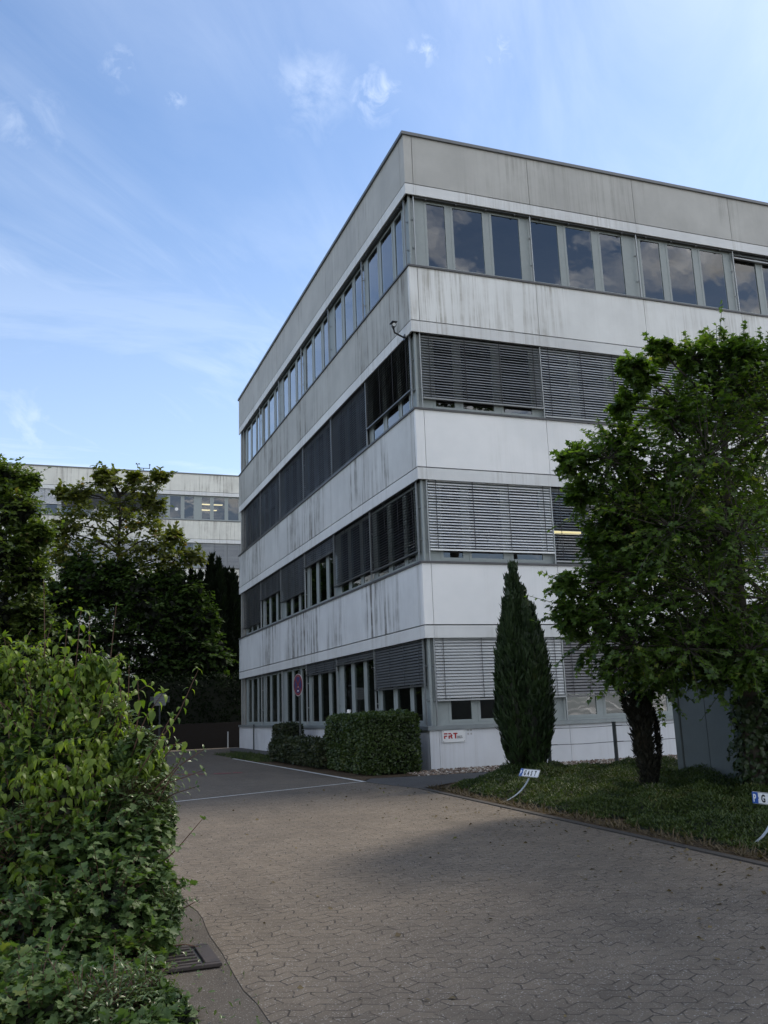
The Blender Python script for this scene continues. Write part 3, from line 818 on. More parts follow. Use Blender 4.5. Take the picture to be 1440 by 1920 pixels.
# ---------------------------------------------------------------- grey shed
sh = empty('metal_shed', (2.2, -5.2, gz(0,-5.2)), 'dark grey sheet metal shed behind the leafy maple trunk', 'shed')
M['shed'] = plain('grey_sheet_metal', (.125, .145, .15), .5, .25, var=.12, scale=3)
mb = MB(); zb = -.35
ys = np.arange(-5.35, -9.9, -.62)
for a, b in zip(ys[:-1], ys[1:]):
    mb.box(2.2, 2.24, b+.006, a-.006, zb, 2.45)
mb.build('side_cladding', M['shed'], sh)
mb = MB(); mb.box(2.25, 4.6, -9.6, -5.3, zb, 2.4); mb.build('body', M['shed'], sh)
mb = MB(); mb.box(2.17, 2.36, -5.345, -5.2, zb, 2.46); mb.build('corner_trim', M['shed'], sh, bevel=.006)
mb = MB(); mb.box(2.1, 4.75, -9.75, -5.1, 2.47, 2.55); mb.build('roof', M['cap'], sh, bevel=.01)
tag((lambda q: (q.box(1.75, 4.5, -2.75, -2.62, -.3, -.02), q.build('timber_edging', plain('dark_timber', (.03,.022,.018), .9, var=.3), None))[1])(MB()), 'dark timber board edging the footpath beside the metal shed', 'edging')

# ---------------------------------------------------------------- conical cypress
def spindle(n, c, r, z0, h, peak=.45, tip=1.0, bs=.32):
    """points on a slim upright plume: returns positions, outward directions, height fraction"""
    f = rng.uniform(0, 1, n)**.85
    a = rng.uniform(0, 2*np.pi, n)
    rad_ = r*np.where(f < peak, bs+(1-bs)*np.sin(f/peak*np.pi/2), np.cos((f-peak)/(1-peak)*np.pi/2)**tip)
    wob = 1+.10*np.sin(5*a+9*f)+.07*np.sin(11*f+2*a)
    out = np.column_stack([np.cos(a), np.sin(a), np.zeros(n)])
    return np.array(c)+out*(rad_*wob)[:,None]+np.column_stack([np.zeros(n), np.zeros(n), z0+f*h]), out, f

def plumes(root, specs, mat, size, dens, lean=.35, tpl=BLADE, core=1., deep=.10):
    P=[];D=[];N=[]
    mb = MB()
    for c, r, z0, h, peak in specs:
        n = int(dens*r*h)
        p, o, f = spindle(n, (c[0], c[1], 0), r, z0, h, peak)
        P.append(p-o*rng.uniform(-.25*(deep>.11),1,n)[:,None]*deep); D.append(o*lean*(1-.5*f)[:,None]+np.array([0,0,1.])+rng.normal(size=(n,3))*.22); N.append(o+rng.normal(size=(n,3))*.5)
        prof = np.linspace(0,1,12)
        rr = [core*r*.86*(.32+.68*math.sin(q/peak*math.pi/2) if q < peak else max(math.cos((q-peak)/(1-peak)*math.pi/2),.01)) for q in prof]
        mb.tube([(c[0], c[1], z0+q*h*.985) for q in prof], rr, 12)
    mb.build('trunk', M['inner'], root, smooth=True)  # dark core filling each plume, inner shade put into its colour
    P, D, N = map(np.concatenate, (P, D, N))
    leaves('foliage', P, D, N, rng.uniform(size[0], size[1], len(P)), tpl, mat, root)

WB = (np.array([(-.16,0,0),(.16,0,0),(.13,.5,.05),(-.13,.5,.05),(0,1,.0)]), np.array([(0,1,2),(0,2,3),(3,2,4)]))
cy = empty('cypress', (.47, -3.35, gz(0,-3.35)), 'tall pointed dark green cypress standing in front of the white facade', 'tree')
x0, y0 = .42, -3.35
plumes(cy, [((x0-.03,y0), .34, .0, 3.72, .40), ((x0-.15,y0-.04), .27, .3, 3.2, .46), ((x0+.13,y0+.02), .31, .05, 3.25, .46), ((x0+.23,y0-.10), .27, .25, 2.72, .48),
            ((x0-.20,y0-.12), .26, .3, 2.9, .48), ((x0+.04,y0-.24), .29, .15, 2.85, .45), ((x0+.29,y0+.06), .21, .5, 2.05, .50), ((x0-.28,y0+.04), .21, .6, 1.95, .50),
            ((x0-.10,y0+.2), .30, .05, 3.05, .44), ((x0-.36,y0-.05), .14, .85, 1.05, .5), ((x0+.16,y0-.27), .22, .25, 2.0, .48)], M['conifer'], (.05,.17), 9000, .5, WB)

# dark dry conifer in the bed
dk = empty('dry_conifer', (.0, -7.2, gz(0,-7.2)), 'narrow near black dry conifer with ragged twin stems in the green bed', 'tree')
bx, by, _ = at(1212, 1490, 12.7)
plumes(dk, [((bx+.04,by), .11, -.15, 2.15, .55), ((bx-.04,by+.02), .085, .45, 1.75, .5), ((bx+.07,by-.04), .07, .0, 1.6, .5)], M['yew'], (.04,.10), 30000, .75, WB, .45, .12)
P=[];D=[];N=[];mb=MB()
for k, (pts, rr) in enumerate(([(bx+.13,by-.03,.0),(bx+.19,by-.04,.5),(bx+.17,by-.04,.9),(bx+.12,by-.02,1.3)], .055), ([(bx-.12,by,.8),(bx-.3,by+.02,1.05),(bx-.36,by+.05,1.4)], .05)) if False else enumerate((([(bx+.10,by-.03,-.1),(bx+.25,by-.04,.5),(bx+.25,by-.04,.9),(bx+.13,by-.02,1.35)], .035), ([(bx-.05,by,.95),(bx-.2,by+.02,1.12),(bx-.24,by+.05,1.45)], .02))):
    pts = np.array(pts); mb.tube(pts, .014, 5)
    n = 1500; t = rng.uniform(0, len(pts)-1.001, n); i = t.astype(int); f = (t-i)[:,None]
    q = pts[i]*(1-f)+pts[i+1]*f
    o = rdir(n); P.append(q+o*rng.uniform(.2,1,n)[:,None]*rr); D.append(o*.5+np.array([0,0,.8])+rng.normal(size=(n,3))*.3); N.append(rdir(n))
mb.build('branches', M['bark2'], dk)
leaves('side_foliage', np.concatenate(P), np.concatenate(D), np.concatenate(N), .06, WB, M['yew'], dk)

# ---------------------------------------------------------------- clipped hedges
def hedge(name, label, x0, x1, y0, y1, z0, z1, mat, dens, size, rough=.05, rnd=.12, group=None, cat='hedge'):
    root = empty(name, ((x0+x1)/2, (y0+y1)/2, z0), label, cat, group)
    mb = MB()
    i_ = .10
    mb.box(x0+i_, x1-i_, y0+i_, y1-i_, z0-.02, z1-i_)
    mb.build('dark_core', M['inner'], root, bevel=.08)  # solid dark box filling the hedge, inner shade put into its colour
    A = [(x1-x0)*(y1-y0), (x1-x0)*(z1-z0), (x1-x0)*(z1-z0), (y1-y0)*(z1-z0), (y1-y0)*(z1-z0)]
    P=[];O=[]
    for f, (a, o) in enumerate(zip(A, [(0,0,1),(0,-1,0),(0,1,0),(-1,0,0),(1,0,0)])):
        n = int(a*dens)
        q = np.column_stack([rng.uniform(x0,x1,n), rng.uniform(y0,y1,n), rng.uniform(z0,z1,n)])
        if f == 0: q[:,2] = z1
        elif f == 1: q[:,1] = y0
        elif f == 2: q[:,1] = y1
        elif f == 3: q[:,0] = x0
        else: q[:,0] = x1
        P.append(q); O.append(np.tile(np.array(o, float), (n,1)))
    P = np.concatenate(P); O = np.concatenate(O); n = len(P)
    c = np.array([(x0+x1)/2, (y0+y1)/2, (z0+z1)/2]); hd = np.array([(x1-x0)/2, (y1-y0)/2, (z1-z0)/2])
    q = np.clip((np.abs(P-c)-(hd-rnd))/rnd, 0, 1)       # rounded edges
    ex = np.linalg.norm(q, axis=1); over = np.maximum(ex-1, 0)[:,None]
    P -= np.sign(P-c)*q/np.maximum(ex,1e-6)[:,None]*over*rnd
    wob = .5*np.sin(P[:,0]*5+P[:,2]*4)+.5*np.sin(P[:,1]*4.3+P[:,2]*6+1)+rng.normal(size=n)*.6
    P += O*(wob*rough)[:,None] - O*rng.uniform(0,.06,n)[:,None]
    P[:,2] = np.maximum(P[:,2], z0+.02)
    D = O*.45+rdir(n)*.8+np.array([0,0,.3]); N = O+np.array([0,0,.5])+rdir(n)*.7
    leaves('foliage', P, D, N, rng.uniform(size[0],size[1],n), QUADL, mat, root)
    return root
hedge('clipped_hedge', 'tall square clipped green hedge at the building corner', -1.6, -.42, -.55, 2.2, 0, 1.17, M['hedge'], 1900, (.04,.075), .03)
hedge('clipped_hedge', 'low loose brownish hedge between the tall hedge and the sign post', -1.75, -.75, 2.25, 7.3, 0, .56, M['lowhedge'], 1300, (.045,.085), .06, .2)
hedge('clipped_hedge', 'dark clipped hedge block behind the no stopping sign post', -1.0, -.42, 8.35, 10.0, .05, .95, M['lowhedge'], 1100, (.05,.08), .03)

# ---------------------------------------------------------------- ground cover bed
def cover_height(x, y):
    e = np.clip((x+1.42)/.6, 0, 1)*(1-.95*np.exp(-((y+6.12)/.16)**2-((x+1.3)/.3)**2))*(1-.95*np.exp(-((y+10.66)/.2)**2-((x+1.15)/.35)**2))*np.clip((-2.55-y)/.35, 0, 1)*np.clip((y+14.5)/1.5, 0, 1)*np.clip((x*.75-y-2.85)/.5, 0, 1)
    lump = .15+.06*np.sin(x*1.7+1)*np.sin(y*1.3)+.045*np.sin(x*4.1+y*3.3)+.035*np.sin(x*7.7-y*6.1)
    return np.sqrt(np.clip(e,0,1))*lump
n = 260000
cx = rng.uniform(-1.45, 3.4, n)**1.0; cyy = rng.uniform(-14.5, -2.5, n)
keep = (cover_height(cx, cyy) > .025) & ~((cx > 2.15) & (cyy < -5.1))
cx, cyy = cx[keep], cyy[keep]; n = len(cx)
h = cover_height(cx, cyy)
slope = np.where(cyy > -2, 0, .019*(cyy+2))
z = slope + h*(.55+.5*rng.uniform(0,1,n)**.6) + .02*np.sin(cx*23)*np.sin(cyy*19+cx*7)
fl = rng.uniform(0, 2*np.pi, n)
D = np.column_stack([np.cos(fl), np.sin(fl), rng.uniform(.2,1.8,n)])
D[:,0] -= .25*np.exp(-((cx+1.45)/.3)**2)
N = np.column_stack([rng.normal(size=n)*.4, rng.normal(size=n)*.4, np.ones(n)])
CB = (np.array([(0,0,0),(.13,.45,.04),(0,1,-.08),(-.13,.45,.04)]), np.array([(0,1,2),(0,2,3)]))
tag(leaves('ground_cover', np.column_stack([cx, cyy, z]), D, N, rng.uniform(.03,.065,n), CB, M['cover']), 'low feathery green ground cover filling the planting bed', 'ground cover', kind='stuff')
gx = np.arange(-1.45, 3.5, .12); gy = np.arange(-14.6, -2.4, .12)
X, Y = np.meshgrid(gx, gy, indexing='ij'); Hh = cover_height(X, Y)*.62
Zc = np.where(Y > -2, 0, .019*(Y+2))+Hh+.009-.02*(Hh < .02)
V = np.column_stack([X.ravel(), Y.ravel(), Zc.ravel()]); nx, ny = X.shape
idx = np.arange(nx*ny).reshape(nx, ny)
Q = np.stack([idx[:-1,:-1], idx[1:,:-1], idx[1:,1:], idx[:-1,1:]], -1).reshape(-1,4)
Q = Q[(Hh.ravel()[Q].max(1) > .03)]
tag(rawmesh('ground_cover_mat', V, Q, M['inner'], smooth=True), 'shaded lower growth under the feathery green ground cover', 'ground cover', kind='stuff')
# straw and dry stalks along the kerb
n = 2600
P = np.column_stack([-1.62+np.abs(rng.normal(size=n))*.22, rng.uniform(-12,-3.6,n), np.zeros(n)]); P[:,2] = .019*(P[:,1]+2)+.012
D = np.column_stack([rng.normal(size=n), rng.normal(size=n), np.abs(rng.normal(size=n))*.5])
tag(leaves('dry_straw', P, D, np.tile([0,0,1.],(n,1)), rng.uniform(.04,.14,n), BLADE, M['straw']), 'dry straw and dead stalks along the kerb of the bed', 'straw', kind='stuff')
n = 2500
P = np.column_stack([rng.uniform(-2.1,-.95,n), rng.uniform(7,14,n), np.full(n,.0)])
tag(leaves('grass', P, rdir(n,.9), rdir(n), rng.uniform(.06,.14,n), BLADE, M['cover']), 'short rough grass between the white parking line and the footpath', 'grass', kind='stuff')

# ---------------------------------------------------------------- big bush at the left
def bush(name, label, lobes, per, nl, size, tpl, mat, base, twr=(.004,.002), inner=True, up=.1, droop=0., shoots=(), shsize=None, spread=(.25,1.12)):
    root = empty(name, tuple(base), label, 'bush', 'bushes of the mixed shrubbery')
    P, D, N, TW = sprays(lobes, per, nl, spread, up=up, flat=.85, wild=.05)
    D = D + np.array([0,0,-droop])
    mb = MB(); twigs(mb, TW, *twr)
    limbs(mb, np.array(base)+[0,.35,.05], [l[0] for l in lobes if l[0][2] > base[2]+.75], .012, .004)
    S = [rng.uniform(size[0], size[1], len(P))]
    PP=[P]; DD=[D]; NN=[N]
    for pts, pairs, sz in shoots:                    # long single shoots with leaves in opposite pairs
        pts = np.array(pts)
        tt = np.linspace(0, 1, 8)
        c = np.array([np.interp(tt, np.linspace(0,1,len(pts)), pts[:,i]) for i in range(3)]).T
        mb.tube(c, np.linspace(.006,.0022,8), 5, cap=False)
        ax = unit(pts[-1]-pts[0])
        for q in range(pairs):
            f = .25+.75*q/(pairs-1)
            p = np.array([np.interp(f, tt, c[:,i]) for i in range(3)])
            a = q*1.57+rng.uniform(-.4,.4)
            e1 = unit(np.cross(ax, [0.3,.2,1.])); e2 = np.cross(ax, e1)
            for sg in (1,-1):
                o = sg*(math.cos(a)*e1+math.sin(a)*e2)
                PP.append((p+o*.012)[None]); DD.append((o*.9+ax*.35+np.array([0,0,-droop*.7])+rng.normal(size=3)*.15)[None]); NN.append((np.array([0,0,1.])+ax*.4+rng.normal(size=3)*.15)[None])
                S.append(np.array([sz*(1.05-.35*f)*rng.uniform(.85,1.15)]))
        for sg in range(3):
            PP.append(pts[-1][None]); DD.append((ax+rng.normal(size=3)*.5)[None]); NN.append(rdir(1,.8)); S.append(np.array([sz*.5]))
    mb.build('branches', M['twig'], root)
    if inner:                                        # near black leaves deep inside, shade put into their colour
        Q = np.concatenate([np.array(l[0])+rdir(500)*(rng.uniform(0,1,500)**.5)[:,None]*np.array(l[1])*.5 for l in lobes])
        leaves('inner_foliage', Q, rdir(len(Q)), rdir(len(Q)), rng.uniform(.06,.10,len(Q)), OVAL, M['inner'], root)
    leaves('foliage', np.concatenate(PP), np.concatenate(DD), np.concatenate(NN), np.concatenate(S), tpl, mat, root)
    return root

def sh(pts, pairs, sz): return ([at(*p) for p in pts], pairs, sz)
base = at(90, 1880, 5.6); base[2] = gz(0, -12.5)-.05
dog_l = [L(60,1650,5.7,45), L(160,1720,5.5,40), L(20,1820,5.2,50), L(220,1850,5.1,34), L(180,1260,6.9,36), L(40,1250,7.0,45), L(70,1420,6.6,150), L(-30,1360,7.0,140), L(160,1340,6.8,75), L(190,1440,6.5,95), L(265,1440,6.4,48), L(20,1530,6.2,120), L(135,1500,6.1,85), L(-130,1450,6.6,170), L(110,1290,7.0,62), L(5,1300,7.0,85)]
dog_s = [sh([(140,1400,6.7),(138,1290,6.8),(152,1145,6.9)],9,.10), sh([(95,1380,6.9),(118,1270,6.9),(126,1170,6.9)],8,.095), sh([(170,1420,6.5),(190,1320,6.5),(225,1238,6.5)],7,.10),
  sh([(225,1470,6.4),(262,1340,6.4),(258,1275,6.4)],6,.10), sh([(30,1380,6.9),(20,1270,7.0),(8,1195,7.0)],8,.11), sh([(60,1360,6.9),(55,1290,7.0),(62,1222,7.0)],7,.09),
  sh([(235,1450,6.3),(270,1350,6.3),(305,1300,6.3)],6,.10), sh([(240,1480,6.2),(285,1410,6.2),(320,1345,6.2)],6,.085), sh([(255,1440,6.4),(330,1350,6.4),(372,1255,6.4)],9,.055),
  sh([(170,1350,6.8),(172,1260,6.8),(168,1190,6.8)],7,.075), sh([(215,1420,6.6),(230,1330,6.6),(222,1270,6.6)],7,.08), sh([(90,1330,7.0),(82,1220,7.0),(98,1165,7.0)],6,.06)]
bush('dogwood_bush', 'tall yellow green bush with drooping oval leaves, upper part of the shrubbery', dog_l, 150, 11, (.024,.078), OVAL, M['dogwood'], base+np.array([0,.5,0]), droop=.55, shoots=dog_s, up=.2)
fm_l = [L(100,1340,6.8,40), L(-10,1400,6.7,60), L(160,1400,6.5,40), L(60,1420,6.4,50), L(240,1430,6.4,36), L(20,1330,6.9,40), L(20,1480,6.5,60), L(200,1490,6.3,48), L(120,1430,6.5,40), L(300,1905,4.48,46), L(285,1955,4.2,50), L(225,1980,4.1,60), L(330,1935,4.35,24), L(60,1930,4.3,110), L(200,1930,4.7,80), L(60,1640,5.9,140), L(180,1600,6.0,110), L(255,1570,6.1,62), L(275,1660,5.9,52), L(200,1720,5.6,110), L(80,1780,5.4,140), L(-60,1700,5.8,170), L(285,1745,5.6,45), L(-40,1900,5.2,170), L(60,1960,5.1,110), L(150,1990,5.1,80), L(60,1900,4.75,110), L(190,1895,4.8,75), L(-60,1880,4.7,120), L(120,1970,4.6,90), L(250,1950,4.75,50), L(130,1880,5.2,110), L(225,1830,5.3,85), L(300,1560,6.3,22)]
fm_s = [sh([(170,1480,7.0),(200,1300,7.0),(218,1135,7.0)],11,.055), sh([(150,1450,7.1),(165,1290,7.1),(168,1150,7.1)],9,.05), sh([(80,1400,7.2),(84,1200,7.2),(82,1085,7.2)],10,.05), sh([(255,1480,6.9),(240,1350,6.9),(242,1245,6.9)],8,.05),
  sh([(270,1640,6.0),(325,1600,6.0),(380,1535,6.0)],5,.05), sh([(260,1520,6.2),(310,1470,6.2),(380,1445,6.2)],8,.045), sh([(270,1500,6.2),(330,1440,6.2),(345,1410,6.2)],7,.045)]
bush('field_maple_bush', 'dark green bush with small lobed leaves, lower middle of the shrubbery', fm_l, 190, 12, (.024,.068), LOBED, M['fieldm'], base, shoots=fm_s)
pv_l = [L(270,1900,4.5,66), L(322,1905,4.5,34), L(215,1912,4.4,80), L(150,1920,4.3,80), L(120,1400,6.5,34), L(210,1350,6.7,34), L(50,1300,6.9,34), L(265,1400,6.4,30), L(290,1470,6.4,40), L(250,1500,6.2,50), L(300,1530,6.3,30), L(40,1560,6.0,60), L(120,1560,6.0,40), L(290,1840,5.3,36), L(255,1905,5.2,75), L(150,1960,5.0,110), L(20,1960,5.0,120), L(315,1700,5.7,28), L(200,1420,6.5,40)]
pv_s = [sh([(240,1560,6.3),(320,1490,6.3),(368,1475,6.3)],8,0.057), sh([(280,1530,6.2),(330,1440,6.2),(382,1405,6.2)],8,0.054), sh([(250,1500,6.4),(300,1430,6.4),(332,1392,6.4)],8,0.061), sh([(310,1860,5.4),(370,1820,5.4),(408,1830,5.4)],6,0.047),
  sh([(300,1900,5.2),(345,1870,5.2),(395,1885,5.2)],6,0.047), sh([(310,1720,5.7),(350,1700,5.7),(368,1690,5.7)],6,0.047), sh([(300,1780,5.6),(345,1770,5.6),(372,1775,5.6)],6,0.041), sh([(260,1900,5.2),(340,1850,5.2),(372,1850,5.2)],7,0.047)]
bush('privet_bush', 'bush with small narrow pale leaves at the lower right edge of the shrubbery', pv_l, 170, 13, (.026,.050), NARROW, M['privet'], base+np.array([.4,.2,0]), inner=False, shoots=pv_s, spread=(.25,1.25))
n = 260
P = np.column_stack([rng.uniform(-7.1,-6.45,n), rng.uniform(-13.4,-11.0,n), np.zeros(n)]); P[:,2] = .019*(P[:,1]+2)
P = P[rng.uniform(size=n) < np.clip((-6.4-P[:,0])/.5, .05, 1)]
tag(leaves('weeds', P+np.array([0,0,.02]), rdir(len(P),.5), rdir(len(P),1.), rng.uniform(.02,.05,len(P)), NARROW, M['privet']), 'small weeds creeping out from the bush over the asphalt strip', 'weeds', kind='stuff')

# ---------------------------------------------------------------- trees and wall behind the parking area
def grove(name, label, cat, lobes, base, per, nl, size, mat, group=None, tr=.13, tpl=QUADL, up=.1, flat=.8, inner=0., spread=(.25,1.15)):
    root = empty(name, tuple(base), label, cat, group)
    cs = np.array([l[0] for l in lobes]); base = np.array(base)
    topz = np.percentile(cs[:,2], 75)
    cen = cs.mean(0)
    axis = [base, base+(np.array([cen[0],cen[1],topz])-base)*np.array([.25,.25,.35]), base+(np.array([cen[0],cen[1],topz])-base)*.7, np.array([cen[0],cen[1],topz])]
    mb = MB(); mb.tube(axis, [tr, tr*.8, tr*.55, tr*.25], 8); mb.build('trunk', M['bark2'], root, smooth=True)
    P, D, N, TW = sprays(lobes, per, nl, spread, up=up, flat=flat, wild=.12)
    mb = MB()
    zs_ = [q[2] for q in axis]
    for l in lobes:
        c = l[0]; zt = np.clip(c[2]-.8, zs_[0]+.3, zs_[-1]-.1)
        b = np.array([np.interp(zt, zs_, [q[i] for q in axis]) for i in range(3)])
        limbs(mb, b, [c], tr*.35, .012, k=4)
    twigs(mb, TW[::2], .014, .005)
    mb.build('branches', M['bark2'], root)
    if inner:                                        # shaded leaves inside the crown
        Q = np.concatenate([np.array(l[0])+rdir(300)*(rng.uniform(0,1,300)**.5)[:,None]*np.array(l[1])*inner for l in lobes])
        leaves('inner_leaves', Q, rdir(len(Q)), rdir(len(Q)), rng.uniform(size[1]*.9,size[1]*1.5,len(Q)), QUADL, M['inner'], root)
    leaves('crown', P, D, N, rng.uniform(size[0], size[1], len(P)), tpl, mat, root)
    return root
TG = 'trees behind the parking area'
A = [L(10,900,34.0,42), L(-40,960,34.0,80), L(35,960,33.5,52), L(60,1010,33.5,38), L(10,1040,33.0,70), L(55,1080,33.0,45), L(-60,1080,34.0,90), L(0,1150,33.0,80), L(60,1160,33.0,45), L(20,1230,33.0,70), L(30,1290,33,60), L(-40,1300,33,70), L(70,1000,33.0,24), L(-20,890,34.5,40), L(55,905,34.0,16)]
b = at(-10,1350,34); b[2] = .3
grove('broadleaf_tree', 'dense mid green tree at the left edge of the place, behind the shrubbery', 'tree', A, b, 120, 12, (.12,.23), M['treeA'], TG, inner=.55)
B = [L(150,925,44.0,24), L(205,905,44.0,30), L(265,915,44.0,32), L(290,945,44.0,22), L(230,950,44.0,42), L(170,965,44.0,42), L(125,985,44.0,28), L(270,985,44.0,36), L(200,1010,44.0,46), L(140,1035,44.0,40), L(255,1035,43.5,44), L(305,1020,43.5,34), L(325,1005,43.5,17), L(110,1010,44.0,28), L(95,1055,44.0,34), L(180,1065,44.0,40), L(330,1050,43.5,34), L(365,1045,43.5,22), L(290,1075,43.5,36), L(115,925,44.0,12), L(192,890,44.0,12), L(255,895,44.0,13), L(300,895,44.0,13)]
b = at(215,1330,44); b[2] = .5
grove('bronze_tree', 'airy bronze green tree whose twigs reach in front of the far building', 'tree', B, b, 40, 11, (.16,.30), M['treeB'], TG, tr=.16, flat=.55, spread=(.25,1.25))
Cl = [L(352,1120,42.5,32), L(380,1165,42.0,30), L(322,1095,43.0,30), L(395,1230,41.5,40), L(400,1300,41.5,45), L(110,1130,42.5,55), L(180,1110,42.5,50), L(250,1120,42.5,55), L(300,1160,42.0,55), L(340,1200,42.0,48), L(60,1190,42.0,60), L(130,1210,41.5,70), L(220,1200,41.5,70), L(300,1250,41.5,60), L(350,1260,41.5,40), L(180,1280,41.0,70), L(90,1280,41.0,60), L(260,1300,42.0,50), L(150,1075,43.0,34), L(220,1080,43.0,36), L(290,1110,43.0,34), L(330,1290,43.0,40)]
b = at(200,1370,42.5); b[2] = .2
grove('dark_round_tree', 'dark round bushy tree filling the gap beneath the bronze tree', 'tree', Cl, b, 150, 12, (.15,.28), M['treeC'], TG, inner=.85)
for i, (u, vt, t, r, lab) in enumerate(((405,1035,42.5,28,'tallest of the near black conifers beside the building end'), (372,1060,42,24,'near black conifer leftmost of those beside the building end'), (437,1050,43,22,'near black conifer half hidden by the building end'), (350,1120,41.5,26,'short dark conifer in front of the far building blinds'))):
    p = at(u, 1380, t); tp = at(u, vt, t)
    q = empty('dark_conifer', (p[0], p[1], .4), lab, 'tree', 'dark conifers by the building end')
    r_ = r*t/F; hh = tp[2]-.4
    sp = [((p[0],p[1]), r_*.9, .4, hh*.93, .5)] + [((p[0]+r_*q*math.cos(a), p[1]+r_*q*math.sin(a)), r_*.5, .4, hh*rng.uniform(.74,1.0), .55) for a, q in zip(np.arange(0,6.2,.52)+i, rng.uniform(.35,1.25,12))]
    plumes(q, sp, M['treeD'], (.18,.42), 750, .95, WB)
for lab, lb, b in SHADE:
    grove('added_shade_tree', lab, 'tree', lb, b, 46, 9, (.10,.2), M['maple'], None, tr=.2)
for (x, y, h, lab) in ((-15.5,3.5,9.5,'unseen round tree added to darken the left of the yard, nearest of its row'), (-16,10,10,'unseen round tree added to darken the left of the yard, middle of its row'), (-16.5,16.5,10,'unseen round tree added to darken the left of the yard, farthest of its row')):  # unseen row added to darken the left of the yard and the facade
    lb = []
    for k in range(24):
        d = rdir(1)[0]; lb.append((np.array([x, y, h*.55])+d*np.array([2.4, 2.6, h*.33]), np.array([1,1,.8])*rng.uniform(1.1,1.5)))
    grove('added_shade_tree', lab, 'tree', lb, (x, y, 0), 60, 8, (.18,.34), M['treeC'], 'added trees darkening the left side of the yard', tr=.3, inner=.7)
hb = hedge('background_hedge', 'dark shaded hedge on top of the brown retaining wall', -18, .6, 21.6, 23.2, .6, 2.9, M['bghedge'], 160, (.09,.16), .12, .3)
mb = MB(); mb.box(-18, 1.5, 21.0, 21.35, -.2, 1.0)
tag(mb.build('retaining_wall', plain('shaded_brown_wall', (.015,.011,.009), .9, var=.35, scale=5), None, bevel=.02), 'low dark brown retaining wall closing off the parking area', 'wall')  # brown darkened further: the building's shadow is put into the wall colour
sheet('slope', [(-40,21.36),(14,21.36),(14,46.9),(-40,46.9)], .4, M['earth'])
for (x, y, h, lab) in ((-.42,20.15,.62,'pale thin stake standing before the retaining wall'), (-.12,16.6,.9,'dark thin marker post beside the white plinth of the shaded facade')):
    mb = MB(); mb.tube([(x,y,-.05),(x,y,h)], .028, 8); mb.tube([(x,y,h),(x,y,h+.015)], .034, 8)
    tag(mb.build('marker_post', M['steel'] if h < .8 else M['post']), lab, 'post')

# notice board
p = at(300, 1312, 33)
nb_ = empty('notice_board', (p[0], p[1], 0), 'small white notice board on a post in the dark corner under the trees', 'notice board')
mb = MB(); mb.tube([(p[0],p[1]+.03,0),(p[0],p[1]+.03,p[2]+.2)], .03, 8); mb.build('post', M['post'], nb_)
mb = MB(); mb.box(p[0]-.21,p[0]+.21,p[1]-.03,p[1]-.005,p[2]-.21,p[2]+.22); mb.build('panel', plain('board_grey', (.17,.18,.18), .6), nb_, bevel=.006)
mb = MB(); mb.box(p[0]-.34,p[0]+.34,p[1],p[1]+.02,p[2]-.10,p[2]+.12); mb.build('back_panel', M['post'], nb_)
gl = plain('grey_print', (.11,.115,.12), .7)
mb = MB()
for k in range(4): mb.box(p[0]-.16,p[0]+.12-.06*(k%2),p[1]-.034,p[1]-.0305,p[2]+.12-.08*k,p[2]+.14-.08*k)
mb.build('printed_lines', gl, nb_)

